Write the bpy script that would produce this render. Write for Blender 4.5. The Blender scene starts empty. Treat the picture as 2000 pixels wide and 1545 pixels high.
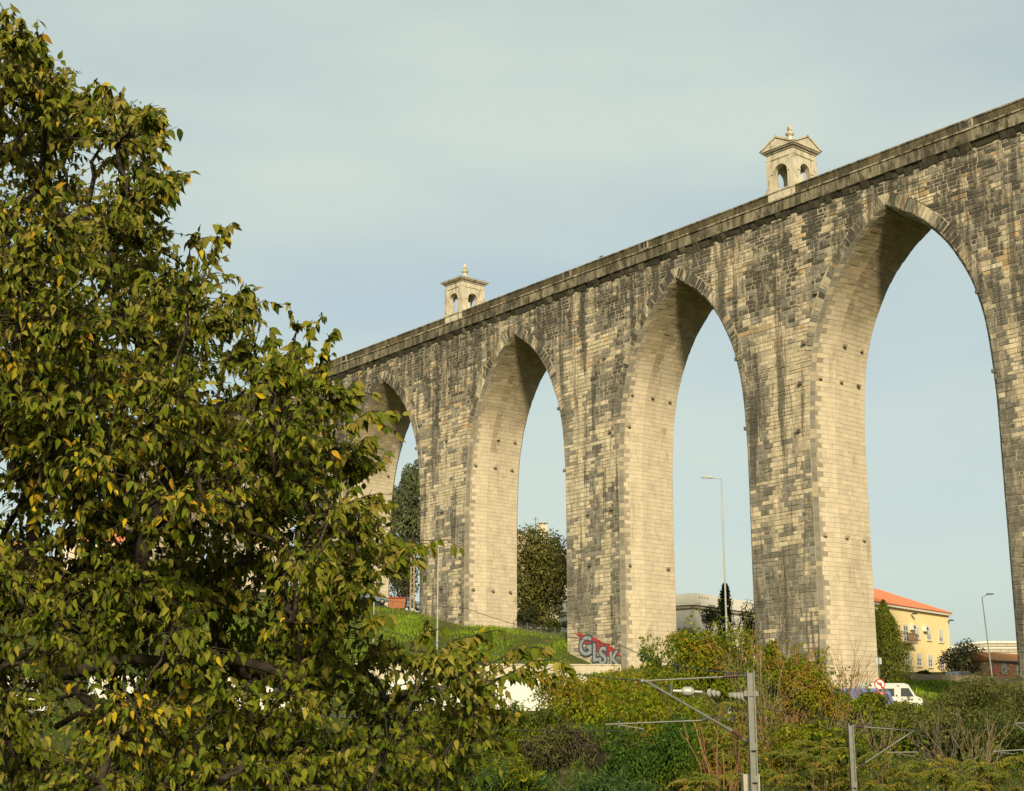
import bpy, math, random, itertools
import numpy as np
from mathutils import noise as mnoise, Vector

random.seed(7); rng = np.random.default_rng(11)
scene = bpy.context.scene
C = scene.collection

# ------------------------------------------------------------------ camera, sky, sun, exposure
PITCH = 13.3158
cd = bpy.data.cameras.new('camera'); cam = bpy.data.objects.new('camera', cd); C.objects.link(cam)
cd.sensor_width = 36; cd.sensor_fit = 'HORIZONTAL'; cd.lens = 50.0
cd.clip_start = 0.1; cd.clip_end = 9000
cam.location = (0, 0, 0); cam.rotation_euler = (math.radians(90+PITCH), 0, 0)
scene.camera = cam

SUN_EL, SUN_AZ = math.radians(26.5), math.radians(179.5)      # azimuth clockwise from +Y
world = bpy.data.worlds.new('World'); scene.world = world; world.use_nodes = True
nt = world.node_tree; nt.nodes.clear()
def wn(t, **k):
    n = nt.nodes.new(t)
    for a, b in k.items(): setattr(n, a, b)
    return n
sky = wn('ShaderNodeTexSky', sky_type='NISHITA', sun_disc=False, sun_elevation=SUN_EL, sun_rotation=SUN_AZ,
         altitude=80, air_density=1.0, dust_density=3.0, ozone_density=1.2)
tc = wn('ShaderNodeTexCoord')
mp = wn('ShaderNodeMapping'); mp.inputs['Scale'].default_value = (1.1, 1.1, 4.2); mp.inputs['Rotation'].default_value = (0, 0.10, 0.3)
nz = wn('ShaderNodeTexNoise'); nz.inputs['Scale'].default_value = 1.7; nz.inputs['Detail'].default_value = 5; nz.inputs['Roughness'].default_value = 0.5
rp = wn('ShaderNodeValToRGB'); rp.color_ramp.elements[0].position = 0.36; rp.color_ramp.elements[1].position = 0.64
rp.color_ramp.elements[0].color = (0.56,)*3+(1,); rp.color_ramp.elements[1].color = (0.93,)*3+(1,)
mx = wn('ShaderNodeMix', data_type='RGBA'); mx.inputs[7].default_value = (4.65, 5.35, 4.8, 1)   # thin high cloud veil
bg = wn('ShaderNodeBackground'); bg.inputs['Strength'].default_value = 0.10
wo = wn('ShaderNodeOutputWorld')
L = nt.links.new
L(tc.outputs['Generated'], mp.inputs['Vector']); L(mp.outputs[0], nz.inputs['Vector']); L(nz.outputs['Fac'], rp.inputs[0])
L(rp.outputs[0], mx.inputs[0]); L(sky.outputs[0], mx.inputs[6]); L(mx.outputs[2], bg.inputs['Color']); L(bg.outputs[0], wo.inputs[0])

sd = bpy.data.lights.new('sun', 'SUN'); sd.energy = 4.1; sd.angle = math.radians(6.0); sd.color = (1.0, 0.86, 0.61)   # sun through a thin veil of cloud
sun = bpy.data.objects.new('sun', sd); C.objects.link(sun)
sdir = Vector((math.sin(SUN_AZ)*math.cos(SUN_EL), math.cos(SUN_AZ)*math.cos(SUN_EL), math.sin(SUN_EL)))
sun.rotation_euler = sdir.to_track_quat('Z', 'Y').to_euler(); sun.location = (0, -30, 60)
vs = scene.view_settings
vs.view_transform = 'Standard'; vs.look = 'None'; vs.exposure = 0.47; vs.gamma = 1; vs.use_curve_mapping = False

# ------------------------------------------------------------------ measured geometry helpers
FPX, CX, CY = 2778., 1000., 772.5
pr = math.radians(PITCH)
CF = np.array([0, math.cos(pr), math.sin(pr)]); CU = np.array([0, -math.sin(pr), math.cos(pr)]); CR = np.array([1., 0, 0])
def at(x, y, Z): return (CF + CR*(x-CX)/FPX + CU*(CY-y)/FPX)*Z
def proj(P):
    P = np.asarray(P, float); z = P@CF; return CX+FPX*(P@CR)/z, CY-FPX*(P@CU)/z, z
TH = math.radians(41.2097)
AU = np.array([-math.sin(TH), math.cos(TH), 0]); AW = np.array([math.cos(TH), math.sin(TH), 0]); AD = 97.79; ASL = 0.0248
def aq(u, dep, z):
    u = np.asarray(u, float); dep = np.asarray(dep, float); z = np.asarray(z, float)
    u, dep, z = np.broadcast_arrays(u, dep, z)
    P = u[..., None]*AU + (dep+AD)[..., None]*AW
    P[..., 2] = z - ASL*(u-51)
    return P
def aq_hit(x, y, dep=0.):
    r = at(x, y, 1.); P = r*((AD+dep)/(r@AW)); u = P@AU; return u, P[2]+ASL*(u-51)
def plane_hit(x, y, P0, g):
    n = np.array([g[1], -g[0], 0.]); r = at(x, y, 1.); P = r*((P0@n)/(r@n)); return (P-P0)@g, P[2]

# ------------------------------------------------------------------ mesh helpers
def link(name, me, parent=None):
    o = bpy.data.objects.new(name, me); C.objects.link(o)
    if parent is not None: o.parent = parent
    return o
def mesh_np(name, V, F, mats, col=None, midx=None, smooth=False):
    """V (n,3); F list of index lists or (m,k) array; col per-face rgb"""
    me = bpy.data.meshes.new(name)
    V = np.ascontiguousarray(V, np.float32)
    if isinstance(F, np.ndarray):
        m, k = F.shape; flat = F.ravel(); tot = np.full(m, k)
    else:
        m = len(F); tot = np.fromiter((len(f) for f in F), int, m); flat = np.fromiter(itertools.chain.from_iterable(F), int)
    st = np.concatenate([[0], np.cumsum(tot)[:-1]]) if m else np.array([], int)
    me.vertices.add(len(V)); me.vertices.foreach_set('co', V.ravel())
    me.loops.add(len(flat)); me.loops.foreach_set('vertex_index', flat.astype(np.int32))
    me.polygons.add(m); me.polygons.foreach_set('loop_start', st.astype(np.int32)); me.polygons.foreach_set('loop_total', tot.astype(np.int32))
    if midx is not None: me.polygons.foreach_set('material_index', np.asarray(midx, np.int32))
    me.polygons.foreach_set('use_smooth', np.full(m, bool(smooth)))
    for mt in (mats if isinstance(mats, (list, tuple)) else [mats]): me.materials.append(mt)
    me.update(calc_edges=True); me.validate()
    if col is not None and len(col) == len(me.polygons):
        a = me.attributes.new('Col', 'FLOAT_COLOR', 'FACE')
        c4 = np.ones((m, 4), np.float32); c4[:, :3] = col; a.data.foreach_set('color', c4.ravel())
    return me
class MB:
    def __init__(s): s.v = []; s.f = []; s.c = []; s.m = []; s.n = 0
    def add(s, V, F, col=(1, 1, 1), mi=0):
        V = np.asarray(V, float).reshape(-1, 3); s.v.append(V)
        for f in F: s.f.append([i+s.n for i in f]); s.c.append(col); s.m.append(mi)
        s.n += len(V)
    def obox(s, P, a, b, c, col=(1, 1, 1), mi=0):
        P, a, b, c = (np.asarray(q, float) for q in (P, a, b, c))
        if np.dot(np.cross(a, b), c) < 0: a, b = b, a
        V = [P, P+a, P+a+b, P+b, P+c, P+a+c, P+a+b+c, P+b+c]
        s.add(V, [(3, 2, 1, 0), (4, 5, 6, 7), (0, 1, 5, 4), (1, 2, 6, 5), (2, 3, 7, 6), (3, 0, 4, 7)], col, mi)
    def box(s, x0, x1, y0, y1, z0, z1, col=(1, 1, 1), mi=0):
        s.obox((x0, y0, z0), (x1-x0, 0, 0), (0, y1-y0, 0), (0, 0, z1-z0), col, mi)
    def tube(s, pts, rad, sides=6, col=(1, 1, 1), mi=0, cap=True):
        pts = np.asarray(pts, float); n = len(pts); rad = np.broadcast_to(np.asarray(rad, float), (n,))
        T = np.gradient(pts, axis=0); T /= np.linalg.norm(T, axis=1)[:, None]+1e-9
        up = np.array([0, 0, 1.]) if abs(T[0][2]) < .9 else np.array([1., 0, 0])
        a = np.cross(T, up); a /= np.linalg.norm(a, axis=1)[:, None]+1e-9; b = np.cross(T, a)
        an = np.linspace(0, 2*math.pi, sides, endpoint=False)
        V = pts[:, None]+rad[:, None, None]*(np.cos(an)[None, :, None]*a[:, None]+np.sin(an)[None, :, None]*b[:, None])
        F = [(i*sides+j, (i+1)*sides+j, (i+1)*sides+(j+1) % sides, i*sides+(j+1) % sides) for i in range(n-1) for j in range(sides)]
        if cap: F += [tuple(range(sides)), tuple(reversed(range((n-1)*sides, n*sides)))]
        s.add(V.reshape(-1, 3), F, col, mi)
    def lathe(s, c, prof, sides=14, col=(1, 1, 1), mi=0, axis=(0, 0, 1)):
        c = np.asarray(c, float); ax = np.asarray(axis, float); ax /= np.linalg.norm(ax)
        up = np.array([0, 0, 1.]) if abs(ax[2]) < .9 else np.array([1., 0, 0])
        a = np.cross(up, ax); a /= np.linalg.norm(a); b = np.cross(ax, a)
        an = np.linspace(0, 2*math.pi, sides, endpoint=False)
        V = [c+ax*h+r*(math.cos(t)*a+math.sin(t)*b) for r, h in prof for t in an]; n = len(prof)
        F = [(i*sides+j, i*sides+(j+1) % sides, (i+1)*sides+(j+1) % sides, (i+1)*sides+j) for i in range(n-1) for j in range(sides)]
        F += [tuple(reversed(range(sides))), tuple(range((n-1)*sides, n*sides))]
        s.add(V, F, col, mi)
    def prism(s, poly, e, col=(1, 1, 1), mi=0):
        """poly: list of 3d points, e: extrusion vector"""
        P = np.asarray(poly, float); n = len(P); V = np.concatenate([P, P+np.asarray(e, float)])
        F = [tuple(range(n)), tuple(reversed(range(n, 2*n)))]+[(i, i+n, (i+1) % n+n, (i+1) % n) for i in range(n)]
        s.add(V, F, col, mi)
    def build(s, name, mats, parent=None, smooth=False, colour=True):
        return link(name, mesh_np(name, np.concatenate(s.v), s.f, mats, s.c if colour else None, s.m, smooth), parent)
def tag(o, label=None, cat=None, group=None, kind=None):
    for k, v in (('label', label), ('category', cat), ('group', group), ('kind', kind)):
        if v: o[k] = v
    return o
def empty(name, loc, label, cat, group=None):
    o = bpy.data.objects.new(name, None); C.objects.link(o); o.location = (0, 0, 0); o.empty_display_size = .2
    o['base'] = [float(q) for q in loc]
    return tag(o, label, cat, group)
def vnoise(x, y, z=0.): return mnoise.noise(Vector((x, y, z)))
# fix bases at the end: children keep world positions while the Empty sits at the thing's base
def settle():
    for o in list(C.objects):
        if o.type == 'EMPTY' and 'base' in o:
            b = Vector(o['base']); del o['base']; o.location = b
            for ch in o.children:
                ch.location = ch.location - b

# ------------------------------------------------------------------ materials
def mat(name, base=(.5, .5, .5), rough=.8, metal=0., attr=False, var=.0, nscale=5., bump=0., bscale=20., spec=.3, stretch=(1, 1, 1), transl=0., dirt=None, dscale=1., dlo=.5, dhi=.7, streak=None, sgrad=0., slo=.52, shi=.66, sscale=(.9, .9, .07)):
    m = bpy.data.materials.new(name); m.use_nodes = True; t = m.node_tree; t.nodes.clear(); K = t.links.new
    out = t.nodes.new('ShaderNodeOutputMaterial'); b = t.nodes.new('ShaderNodeBsdfPrincipled')
    b.inputs['Roughness'].default_value = rough; b.inputs['Metallic'].default_value = metal; b.inputs['Specular IOR Level'].default_value = spec
    cs = None
    if attr:
        a = t.nodes.new('ShaderNodeAttribute'); a.attribute_name = 'Col'; cs = a.outputs['Color']
    else:
        r = t.nodes.new('ShaderNodeRGB'); r.outputs[0].default_value = (*base, 1); cs = r.outputs[0]
    tcn = t.nodes.new('ShaderNodeTexCoord'); mpn = t.nodes.new('ShaderNodeMapping'); mpn.inputs['Scale'].default_value = stretch
    K(tcn.outputs['Object'], mpn.inputs[0])
    if var:
        n = t.nodes.new('ShaderNodeTexNoise'); n.inputs['Scale'].default_value = nscale; n.inputs['Detail'].default_value = 6; n.inputs['Roughness'].default_value = .65
        K(mpn.outputs[0], n.inputs['Vector'])
        mr = t.nodes.new('ShaderNodeMapRange'); mr.inputs[1].default_value = .25; mr.inputs[2].default_value = .75
        mr.inputs[3].default_value = 1-var; mr.inputs[4].default_value = 1+var; K(n.outputs['Fac'], mr.inputs[0])
        vm = t.nodes.new('ShaderNodeVectorMath'); vm.operation = 'SCALE'; K(cs, vm.inputs[0]); K(mr.outputs[0], vm.inputs['Scale']); cs = vm.outputs[0]
    if dirt:
        n = t.nodes.new('ShaderNodeTexNoise'); n.inputs['Scale'].default_value = dscale; n.inputs['Detail'].default_value = 8; n.inputs['Roughness'].default_value = .7
        K(mpn.outputs[0], n.inputs['Vector'])
        mr = t.nodes.new('ShaderNodeMapRange'); mr.interpolation_type = 'SMOOTHSTEP'; mr.inputs[1].default_value = dlo; mr.inputs[2].default_value = dhi; K(n.outputs['Fac'], mr.inputs[0])
        mm = t.nodes.new('ShaderNodeMix'); mm.data_type = 'RGBA'; K(mr.outputs[0], mm.inputs[0]); K(cs, mm.inputs[6]); mm.inputs[7].default_value = (*dirt, 1); cs = mm.outputs[2]
    if streak:
        mp2 = t.nodes.new('ShaderNodeMapping'); mp2.inputs['Scale'].default_value = sscale; K(tcn.outputs['Object'], mp2.inputs[0])
        n = t.nodes.new('ShaderNodeTexNoise'); n.inputs['Scale'].default_value = 1.0; n.inputs['Detail'].default_value = 9; n.inputs['Roughness'].default_value = .72; K(mp2.outputs[0], n.inputs['Vector'])
        mr = t.nodes.new('ShaderNodeMapRange'); mr.interpolation_type = 'SMOOTHSTEP'; mr.inputs[1].default_value = slo; mr.inputs[2].default_value = shi; mr.inputs[4].default_value = .8; fac = n.outputs['Fac']
        if sgrad:
            sx = t.nodes.new('ShaderNodeSeparateXYZ'); K(tcn.outputs['Object'], sx.inputs[0]); gr_ = t.nodes.new('ShaderNodeMapRange'); gr_.inputs[1].default_value = 26; gr_.inputs[2].default_value = 46; gr_.inputs[3].default_value = 0; gr_.inputs[4].default_value = sgrad; K(sx.outputs[2], gr_.inputs[0])
            ad = t.nodes.new('ShaderNodeMath'); ad.operation = 'ADD'; K(fac, ad.inputs[0]); K(gr_.outputs[0], ad.inputs[1]); fac = ad.outputs[0]
        K(fac, mr.inputs[0])
        mm = t.nodes.new('ShaderNodeMix'); mm.data_type = 'RGBA'; K(mr.outputs[0], mm.inputs[0]); K(cs, mm.inputs[6]); mm.inputs[7].default_value = (*streak, 1); cs = mm.outputs[2]
    K(cs, b.inputs['Base Color'])
    if bump:
        n = t.nodes.new('ShaderNodeTexNoise'); n.inputs['Scale'].default_value = bscale; n.inputs['Detail'].default_value = 6; K(mpn.outputs[0], n.inputs['Vector'])
        bp = t.nodes.new('ShaderNodeBump'); bp.inputs['Strength'].default_value = bump; bp.inputs['Distance'].default_value = .05
        K(n.outputs['Fac'], bp.inputs['Height']); K(bp.outputs[0], b.inputs['Normal'])
    if transl:
        tr = t.nodes.new('ShaderNodeBsdfTranslucent'); K(cs, tr.inputs[0]); ms = t.nodes.new('ShaderNodeMixShader'); ms.inputs[0].default_value = transl
        K(b.outputs[0], ms.inputs[1]); K(tr.outputs[0], ms.inputs[2]); K(ms.outputs[0], out.inputs[0])
    else: K(b.outputs[0], out.inputs[0])
    return m
M = {}
M['stone'] = mat('weathered_limestone', attr=True, var=.38, nscale=2.2, bump=.7, bscale=6, rough=.92, spec=.15, stretch=(1, 1, .30), dirt=(.30, .25, .17), dscale=1.4, dlo=.50, dhi=.66, streak=(.056, .052, .040), sgrad=.075, slo=.525, shi=.61)
M['ashlar'] = mat('dressed_limestone', attr=True, var=.16, nscale=1.2, bump=.35, bscale=5, rough=.92, spec=.15, stretch=(1, 1, .6), dirt=(.26, .215, .145), dscale=.7, dlo=.54, dhi=.78, streak=(.27, .225, .155), slo=.54, shi=.75, sscale=(.8, .8, .12))
M['mortar'] = mat('pale_lime_mortar', (.40, .335, .225), var=.35, nscale=3, bump=.4, rough=.95, spec=.1, stretch=(1, 1, .35), dirt=(.15, .13, .085), dscale=.7, dlo=.46, dhi=.62, streak=(.085, .077, .058), sgrad=.05, slo=.53, shi=.64)
M['joint'] = mat('sooty_mortar_joint', (.30, .25, .175), var=.3, nscale=3, rough=.95, spec=.1)
M['cornice'] = mat('mossy_cornice_stone', attr=True, var=.4, nscale=1.4, bump=.7, bscale=5, rough=.95, spec=.1, stretch=(1, 1, .5), dirt=(.06, .052, .032), dscale=1.3, dlo=.46, dhi=.62, streak=(.05, .045, .03), slo=.47, shi=.6, sscale=(1.6, 1.6, .25))
M['turret'] = mat('pale_turret_limestone', (.50, .44, .325), var=.22, nscale=2.5, bump=.35, bscale=8, rough=.9, spec=.15, stretch=(1, 1, .45), dirt=(.21, .17, .10), dscale=1.6, dlo=.50, dhi=.72, streak=(.16, .13, .08), slo=.52, shi=.7, sscale=(2.2, 2.2, .3))
M['leaf'] = mat('leaf', attr=True, var=.25, nscale=14, rough=.65, spec=.08, transl=.18)
M['leaf2'] = mat('shrub_leaf', attr=True, rough=.7, spec=.08, transl=.28)
M['bark'] = mat('bark', (.05, .04, .027), var=.4, nscale=9, bump=.7, bscale=30, rough=.95, spec=.1)
M['twig'] = mat('twig', attr=True, rough=.9, spec=.1)
M['ground'] = mat('rough_ground', (.10, .085, .04), var=.45, nscale=.8, bump=.8, bscale=2.5, rough=1, spec=.05, dirt=(.055, .07, .016), dscale=.07, dlo=.36, dhi=.46)
M['grass'] = mat('grass', attr=True, rough=.7, spec=.15, transl=.3)
M['asphalt'] = mat('asphalt', (.055, .054, .05), var=.25, nscale=1.5, bump=.2, rough=.9)
M['galv'] = mat('galvanised_steel', (.16, .16, .135), var=.25, nscale=6, rough=.5, metal=.35, spec=.4, dirt=(.13, .115, .09), dscale=3, dlo=.5, dhi=.72)
M['dsteel'] = mat('dark_steel', (.06, .06, .055), rough=.5, metal=.3)
M['lampgrey'] = mat('lamp_post_grey', (.33, .33, .29), var=.1, nscale=3, rough=.5, metal=.1)
M['brownins'] = mat('brown_porcelain', (.075, .028, .02), rough=.45, spec=.3)
M['whiteins'] = mat('pale_porcelain', (.30, .295, .25), rough=.35, spec=.5)
M['concrete'] = mat('concrete', (.36, .32, .24), var=.3, nscale=1.2, bump=.3, rough=.95, dirt=(.14, .12, .08), dscale=.8, dlo=.52, dhi=.7)
M['whitewash'] = mat('whitewashed_render', (.66, .62, .52), var=.1, nscale=.5, rough=.9, dirt=(.42, .38, .29), dscale=.5, dlo=.55, dhi=.75)
M['limewall'] = mat('limewashed_wall', (.46, .40, .28), var=.25, nscale=.8, bump=.4, rough=.95, dirt=(.25, .21, .13), dscale=.5, dlo=.52, dhi=.7)
M['brownwall'] = mat('rubble_wall', (.29, .22, .14), var=.35, nscale=1.3, bump=.6, bscale=3, rough=.95)
M['yellow'] = mat('yellow_render', (.78, .60, .29), var=.07, nscale=.35, rough=.9, dirt=(.60, .42, .18), dscale=.3, dlo=.58, dhi=.8)
M['trim'] = mat('pale_stone_trim', (.62, .55, .42), rough=.85)
M['tile'] = mat('terracotta_tiles', (.52, .17, .085), var=.25, nscale=2.5, bump=.6, bscale=5, rough=.85)
M['tile2'] = mat('old_orange_tiles', (.42, .17, .05), var=.3, nscale=2.5, bump=.6, bscale=5, rough=.9)
M['pink'] = mat('faded_pink_render', (.62, .40, .23), var=.12, nscale=.7, rough=.9, dirt=(.62, .20, .12), dscale=.35, dlo=.45, dhi=.55)
M['beige'] = mat('beige_render', (.55, .45, .31), var=.12, nscale=.6, rough=.9)
M['glass'] = mat('window_glass', (.05, .06, .06), rough=.08, spec=.6)
M['wframe'] = mat('white_window_frame', (.62, .61, .55), rough=.5)
M['shutter'] = mat('pale_shutter', (.55, .50, .38), rough=.7)
M['iron'] = mat('rusty_iron', (.16, .075, .035), rough=.8, metal=.3)
M['vanwhite'] = mat('white_car_paint', (.56, .55, .49), var=.12, nscale=1, rough=.28, spec=.5)
M['vanblue'] = mat('faded_blue_paint', (.10, .15, .32), var=.25, nscale=1.2, rough=.5, spec=.4, dirt=(.23, .25, .30), dscale=1.5, dlo=.5, dhi=.75)
M['carblue'] = mat('slate_blue_paint', (.10, .14, .18), rough=.25, spec=.5)
M['rubber'] = mat('rubber', (.02, .02, .02), rough=.85)
M['lightglass'] = mat('lamp_lens', (.6, .58, .5), rough=.15, spec=.6)
M['redlens'] = mat('red_lens', (.35, .02, .015), rough=.2, spec=.6)
M['signwhite'] = mat('sign_white', (.66, .63, .55), rough=.45)
M['signred'] = mat('sign_red', (.42, .03, .025), rough=.45)
M['signblack'] = mat('sign_black', (.02, .02, .02), rough=.5)
M['signgrey'] = mat('sign_back_grey', (.34, .35, .33), rough=.5, metal=.3)
M['orangebox'] = mat('rust_orange_paint', (.30, .12, .05), var=.2, nscale=2, rough=.8)
M['grafred'] = mat('red_spray_paint', (.30, .035, .03), var=.45, nscale=3, rough=.7)
M['grafsilver'] = mat('silver_spray_paint', (.28, .30, .30), var=.35, nscale=3, rough=.45, metal=.2)
M['grafdark'] = mat('dark_spray_outline', (.05, .055, .06), rough=.7)
M['wood'] = mat('weathered_wood', (.36, .27, .16), var=.3, nscale=3, rough=.9)
M['green'] = mat('green_stripe_paint', (.03, .20, .09), rough=.4)
M['feather'] = mat('grey_plumage', (.06, .06, .065), rough=.8)

# ------------------------------------------------------------------ terrain
tp = [(-300, 0, -6), (300, 0, -6), (0, -60, -6), (-60, 20, -6), (0, 20, -6), (60, 20, -6), (-60, 36, -6), (-25, 38, -5.8), (0, 38, -5.6), (20, 38, -5.6), (60, 38, -5.8),
      (-25, 55, -3.0), (0, 55, -2.6), (15, 55, -2.4), (40, 55, -2.6), (0, 75, -.6), (20, 75, -.7), (40, 75, -.6), (-30, 75, -.6), (-60, 75, -.4),
      (-60, 92, .9), (-30, 92, .9), (0, 92, .9), (25, 92, .8), (50, 92, .8), (-60, 101, 1.0), (-30, 101, 1.0), (0, 101, 1.0), (25, 101, .9), (50, 100, .9), (90, 95, .9),
      (37, 106, 2.2), (25.5, 119.3, 3.2), (21, 124.5, 3.9), (10.4, 136.6, 5.7), (8, 139.3, 6.3), (5.7, 141.9, 7.6), (1, 147.5, 9.4), (-5, 154, 11.0), (-10.4, 160.3, 12.8), (-21, 172.4, 15.5), (-35, 188, 18), (-60, 217, 21),
      (0, 136, 4.6), (-8, 136, 4.6), (-20, 136, 4.8), (12, 128, 3.6), (0, 120, 2.6), (-20, 120, 2.6), (-50, 130, 5), (-8, 144, 8.4), (-20, 150, 11.0), (-35, 160, 14),
      (32, 128, 3.3), (40, 135, 3.9), (46, 146, 4.6), (40, 150, 5.2), (60, 148, 4.6), (50, 156, 4.7), (55, 165, 5.9), (45, 180, 7.4), (70, 190, 7.6), (30, 190, 8.2), (10, 190, 10), (70, 130, 4), (90, 150, 5),
      (-10, 185, 14), (-60, 190, 18), (-60, 260, 24), (0, 260, 12), (60, 260, 8), (130, 220, 6), (-150, 150, 14), (-150, 250, 26), (150, 100, 2),
      (-600, 600, 20), (0, 700, 10), (600, 600, 5), (900, 0, -2), (-900, 0, 4), (0, -900, -4), (-3500, 3500, 10), (0, 4500, 10), (3500, 3500, 10), (4500, 0, 0), (-4500, 0, 0), (-3500, -3500, 0), (0, -4500, 0), (3500, -3500, 0)]
tp = np.array(tp, float)
def phi(r): return -np.sqrt(r*r+16.)
_A = np.ones((len(tp)+1,)*2); _A[:-1, :-1] = phi(np.linalg.norm(tp[:, None, :2]-tp[None, :, :2], axis=2)); _A[-1, -1] = 0
_w = np.linalg.solve(_A, np.concatenate([tp[:, 2], [0]]))
def hgt(x, y):
    x = np.asarray(x, float); y = np.asarray(y, float); q = np.stack([x.ravel(), y.ravel()], 1)
    r = np.linalg.norm(q[:, None]-tp[None, :, :2], axis=2)
    z = (phi(r)@_w[:-1]+_w[-1]).reshape(x.shape)
    return z
def H(x, y): return float(hgt(np.array([x]), np.array([y]))[0])
ax_ = np.concatenate([-np.geomspace(4400, 125, 14), np.arange(-120, 121, 2.5), np.geomspace(125, 4400, 14)])
ay_ = np.concatenate([-np.geomspace(4400, 35, 12), np.arange(-30, 260, 2.5), np.geomspace(265, 4600, 16)])
GX, GY = np.meshgrid(ax_, ay_)
GZ = np.concatenate([hgt(GX[i:i+20], GY[i:i+20]) for i in range(0, len(GX), 20)])
nx_, ny_ = len(ax_), len(ay_)
idx = np.arange(nx_*ny_).reshape(ny_, nx_)
GF = np.stack([idx[:-1, :-1], idx[:-1, 1:], idx[1:, 1:], idx[1:, :-1]], -1).reshape(-1, 4)
g = link('ground', mesh_np('ground', np.stack([GX, GY, GZ], -1).reshape(-1, 3), GF, M['ground'], smooth=True)); tag(g, kind='structure')
# service road in front of the aqueduct where the vans stand
xs = np.arange(-80, 100, 3.); rows = [93.0, 95, 97, 99, 100.5]
V = np.array([(x, y, H(x, y)+.05) for y in rows for x in xs]); n = len(xs)
F_ = [(j*n+i, j*n+i+1, (j+1)*n+i+1, (j+1)*n+i) for j in range(len(rows)-1) for i in range(n-1)]
tag(link('road', mesh_np('road', V, F_, M['asphalt'])), kind='structure')

# ------------------------------------------------------------------ aqueduct
APEX, ZTOP = 43.5, 48.05
ARCH = [(14.0, 9.0), (39.3, 9.0), (64.05, 8.9), (87.8, 8.1), (111.4, 8.05), (135.4, 8.0), (159.0, 7.8), (182.5, 7.6)]
U0, U1 = -20., 206.
_h = np.array([0, .8, 1.7, 3.8, 6.2, 9.3, 12.6, 16.2, 19.2, 24]); _o = np.array([0, .15, .30, .545, .725, .875, .955, .988, 1., 1.])
hf = np.linspace(0, 24, 961)
def _pchip(x, y, q):
    d = np.diff(y)/np.diff(x); m = np.zeros(len(x)); m[1:-1] = np.where(d[:-1]*d[1:] > 0, 2*d[:-1]*d[1:]/(d[:-1]+d[1:]+1e-9), 0); m[0] = d[0]*1.05
    i = np.clip(np.searchsorted(x, q)-1, 0, len(x)-2); hh = x[i+1]-x[i]; t = (q-x[i])/hh
    return y[i]*(2*t**3-3*t**2+1)+m[i]*hh*(t**3-2*t**2+t)+y[i+1]*(-2*t**3+3*t**2)+m[i+1]*hh*(t**3-t**2)
of = _pchip(_h, _o, hf)
def onorm(h): return np.interp(np.asarray(h, float), hf, of, left=0., right=1.)
def opn(k, z): return ARCH[k][1]*onorm(APEX-np.asarray(z, float))      # half opening of arch k at local height z
DS = np.array([0, .34, 2.5, 6.85, 7.2]); ES = np.array([0, .34, .78, .78, .44])
def ein(dep): return np.interp(dep, DS, ES)
# extrados of the voussoir ring
def extr(k):
    a = ARCH[k][1]; h = np.linspace(0, 12.5, 120); x = a*onorm(h); dx = np.gradient(x, h)
    nx = 1/np.sqrt(1+dx*dx); nzv = dx*nx                      # outward normal in (x, -h)
    th = 1.1-0.03*h
    ex, eh = x+nx*th, h-nzv*th
    return h, x, ex, eh
aqd = empty('stone_aqueduct', aq(73, 3.6, 3.4), 'tall grey and tan limestone aqueduct with huge pointed arches', 'aqueduct')
# row heights (courses)
rowz = [APEX+1.95]
while rowz[-1] > -4: rowz.append(rowz[-1]-random.choice((random.uniform(.27, .36), random.uniform(.36, .5), random.uniform(.4, .46))))
rowz = np.array(rowz)
regions = []       # (left arch index on the low-u side, arch index on the high-u side)
ks = [None]+list(range(len(ARCH)))+[None]
for a, b in zip(ks[:-1], ks[1:]): regions.append((a, b))
def bounds(reg, z):
    a, b = reg
    lo = np.full_like(np.asarray(z, float), U0) if a is None else ARCH[a][0]+opn(a, z)
    hi = np.full_like(np.asarray(z, float), U1) if b is None else ARCH[b][0]-opn(b, z)
    return lo, hi
core = MB()
for reg in regions:
    lo, hi = bounds(reg, rowz); n = len(rowz)
    Vf = np.concatenate([aq(lo, 0, rowz), aq(hi, 0, rowz), aq(lo, 7.2, rowz), aq(hi, 7.2, rowz)])
    F = []
    for i in range(n-1):
        F.append((i, n+i, n+i+1, i+1)); F.append((2*n+i+1, 3*n+i+1, 3*n+i, 2*n+i))
    core.add(Vf, F)
core.add(np.concatenate([aq([U0, U1], 0, rowz[0]), aq([U0, U1], 0, ZTOP-.9), aq([U0, U1], 7.2, rowz[0]), aq([U0, U1], 7.2, ZTOP-.9)]),
         [(0, 2, 3, 1), (4, 5, 7, 6), (2, 6, 7, 3)])
for ue in (U0, U1): core.add(aq(ue, np.array([0, 7.2, 7.2, 0]), np.array([-4, -4, ZTOP-.9, ZTOP-.9])), [(0, 1, 2, 3)])
# intrados shells
for k, (c, a) in enumerate(ARCH):
    hs = np.concatenate([np.linspace(0, 3, 13), np.linspace(3.4, 20, 34), [APEX+4]])
    for sgn in (-1, 1):
        P = np.stack([aq(c+sgn*np.maximum(a*onorm(hs)-e, 0.0), d, APEX-hs) for d, e in zip(DS, ES)], 0)
        m_, n_ = P.shape[:2]
        F = [(i*n_+j, i*n_+j+1, (i+1)*n_+j+1, (i+1)*n_+j) for i in range(m_-1) for j in range(n_-1)]
        core.add(P.reshape(-1, 3), F, mi=1)
core.build('wall_core', [M['mortar'], M['joint']], aqd)

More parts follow.
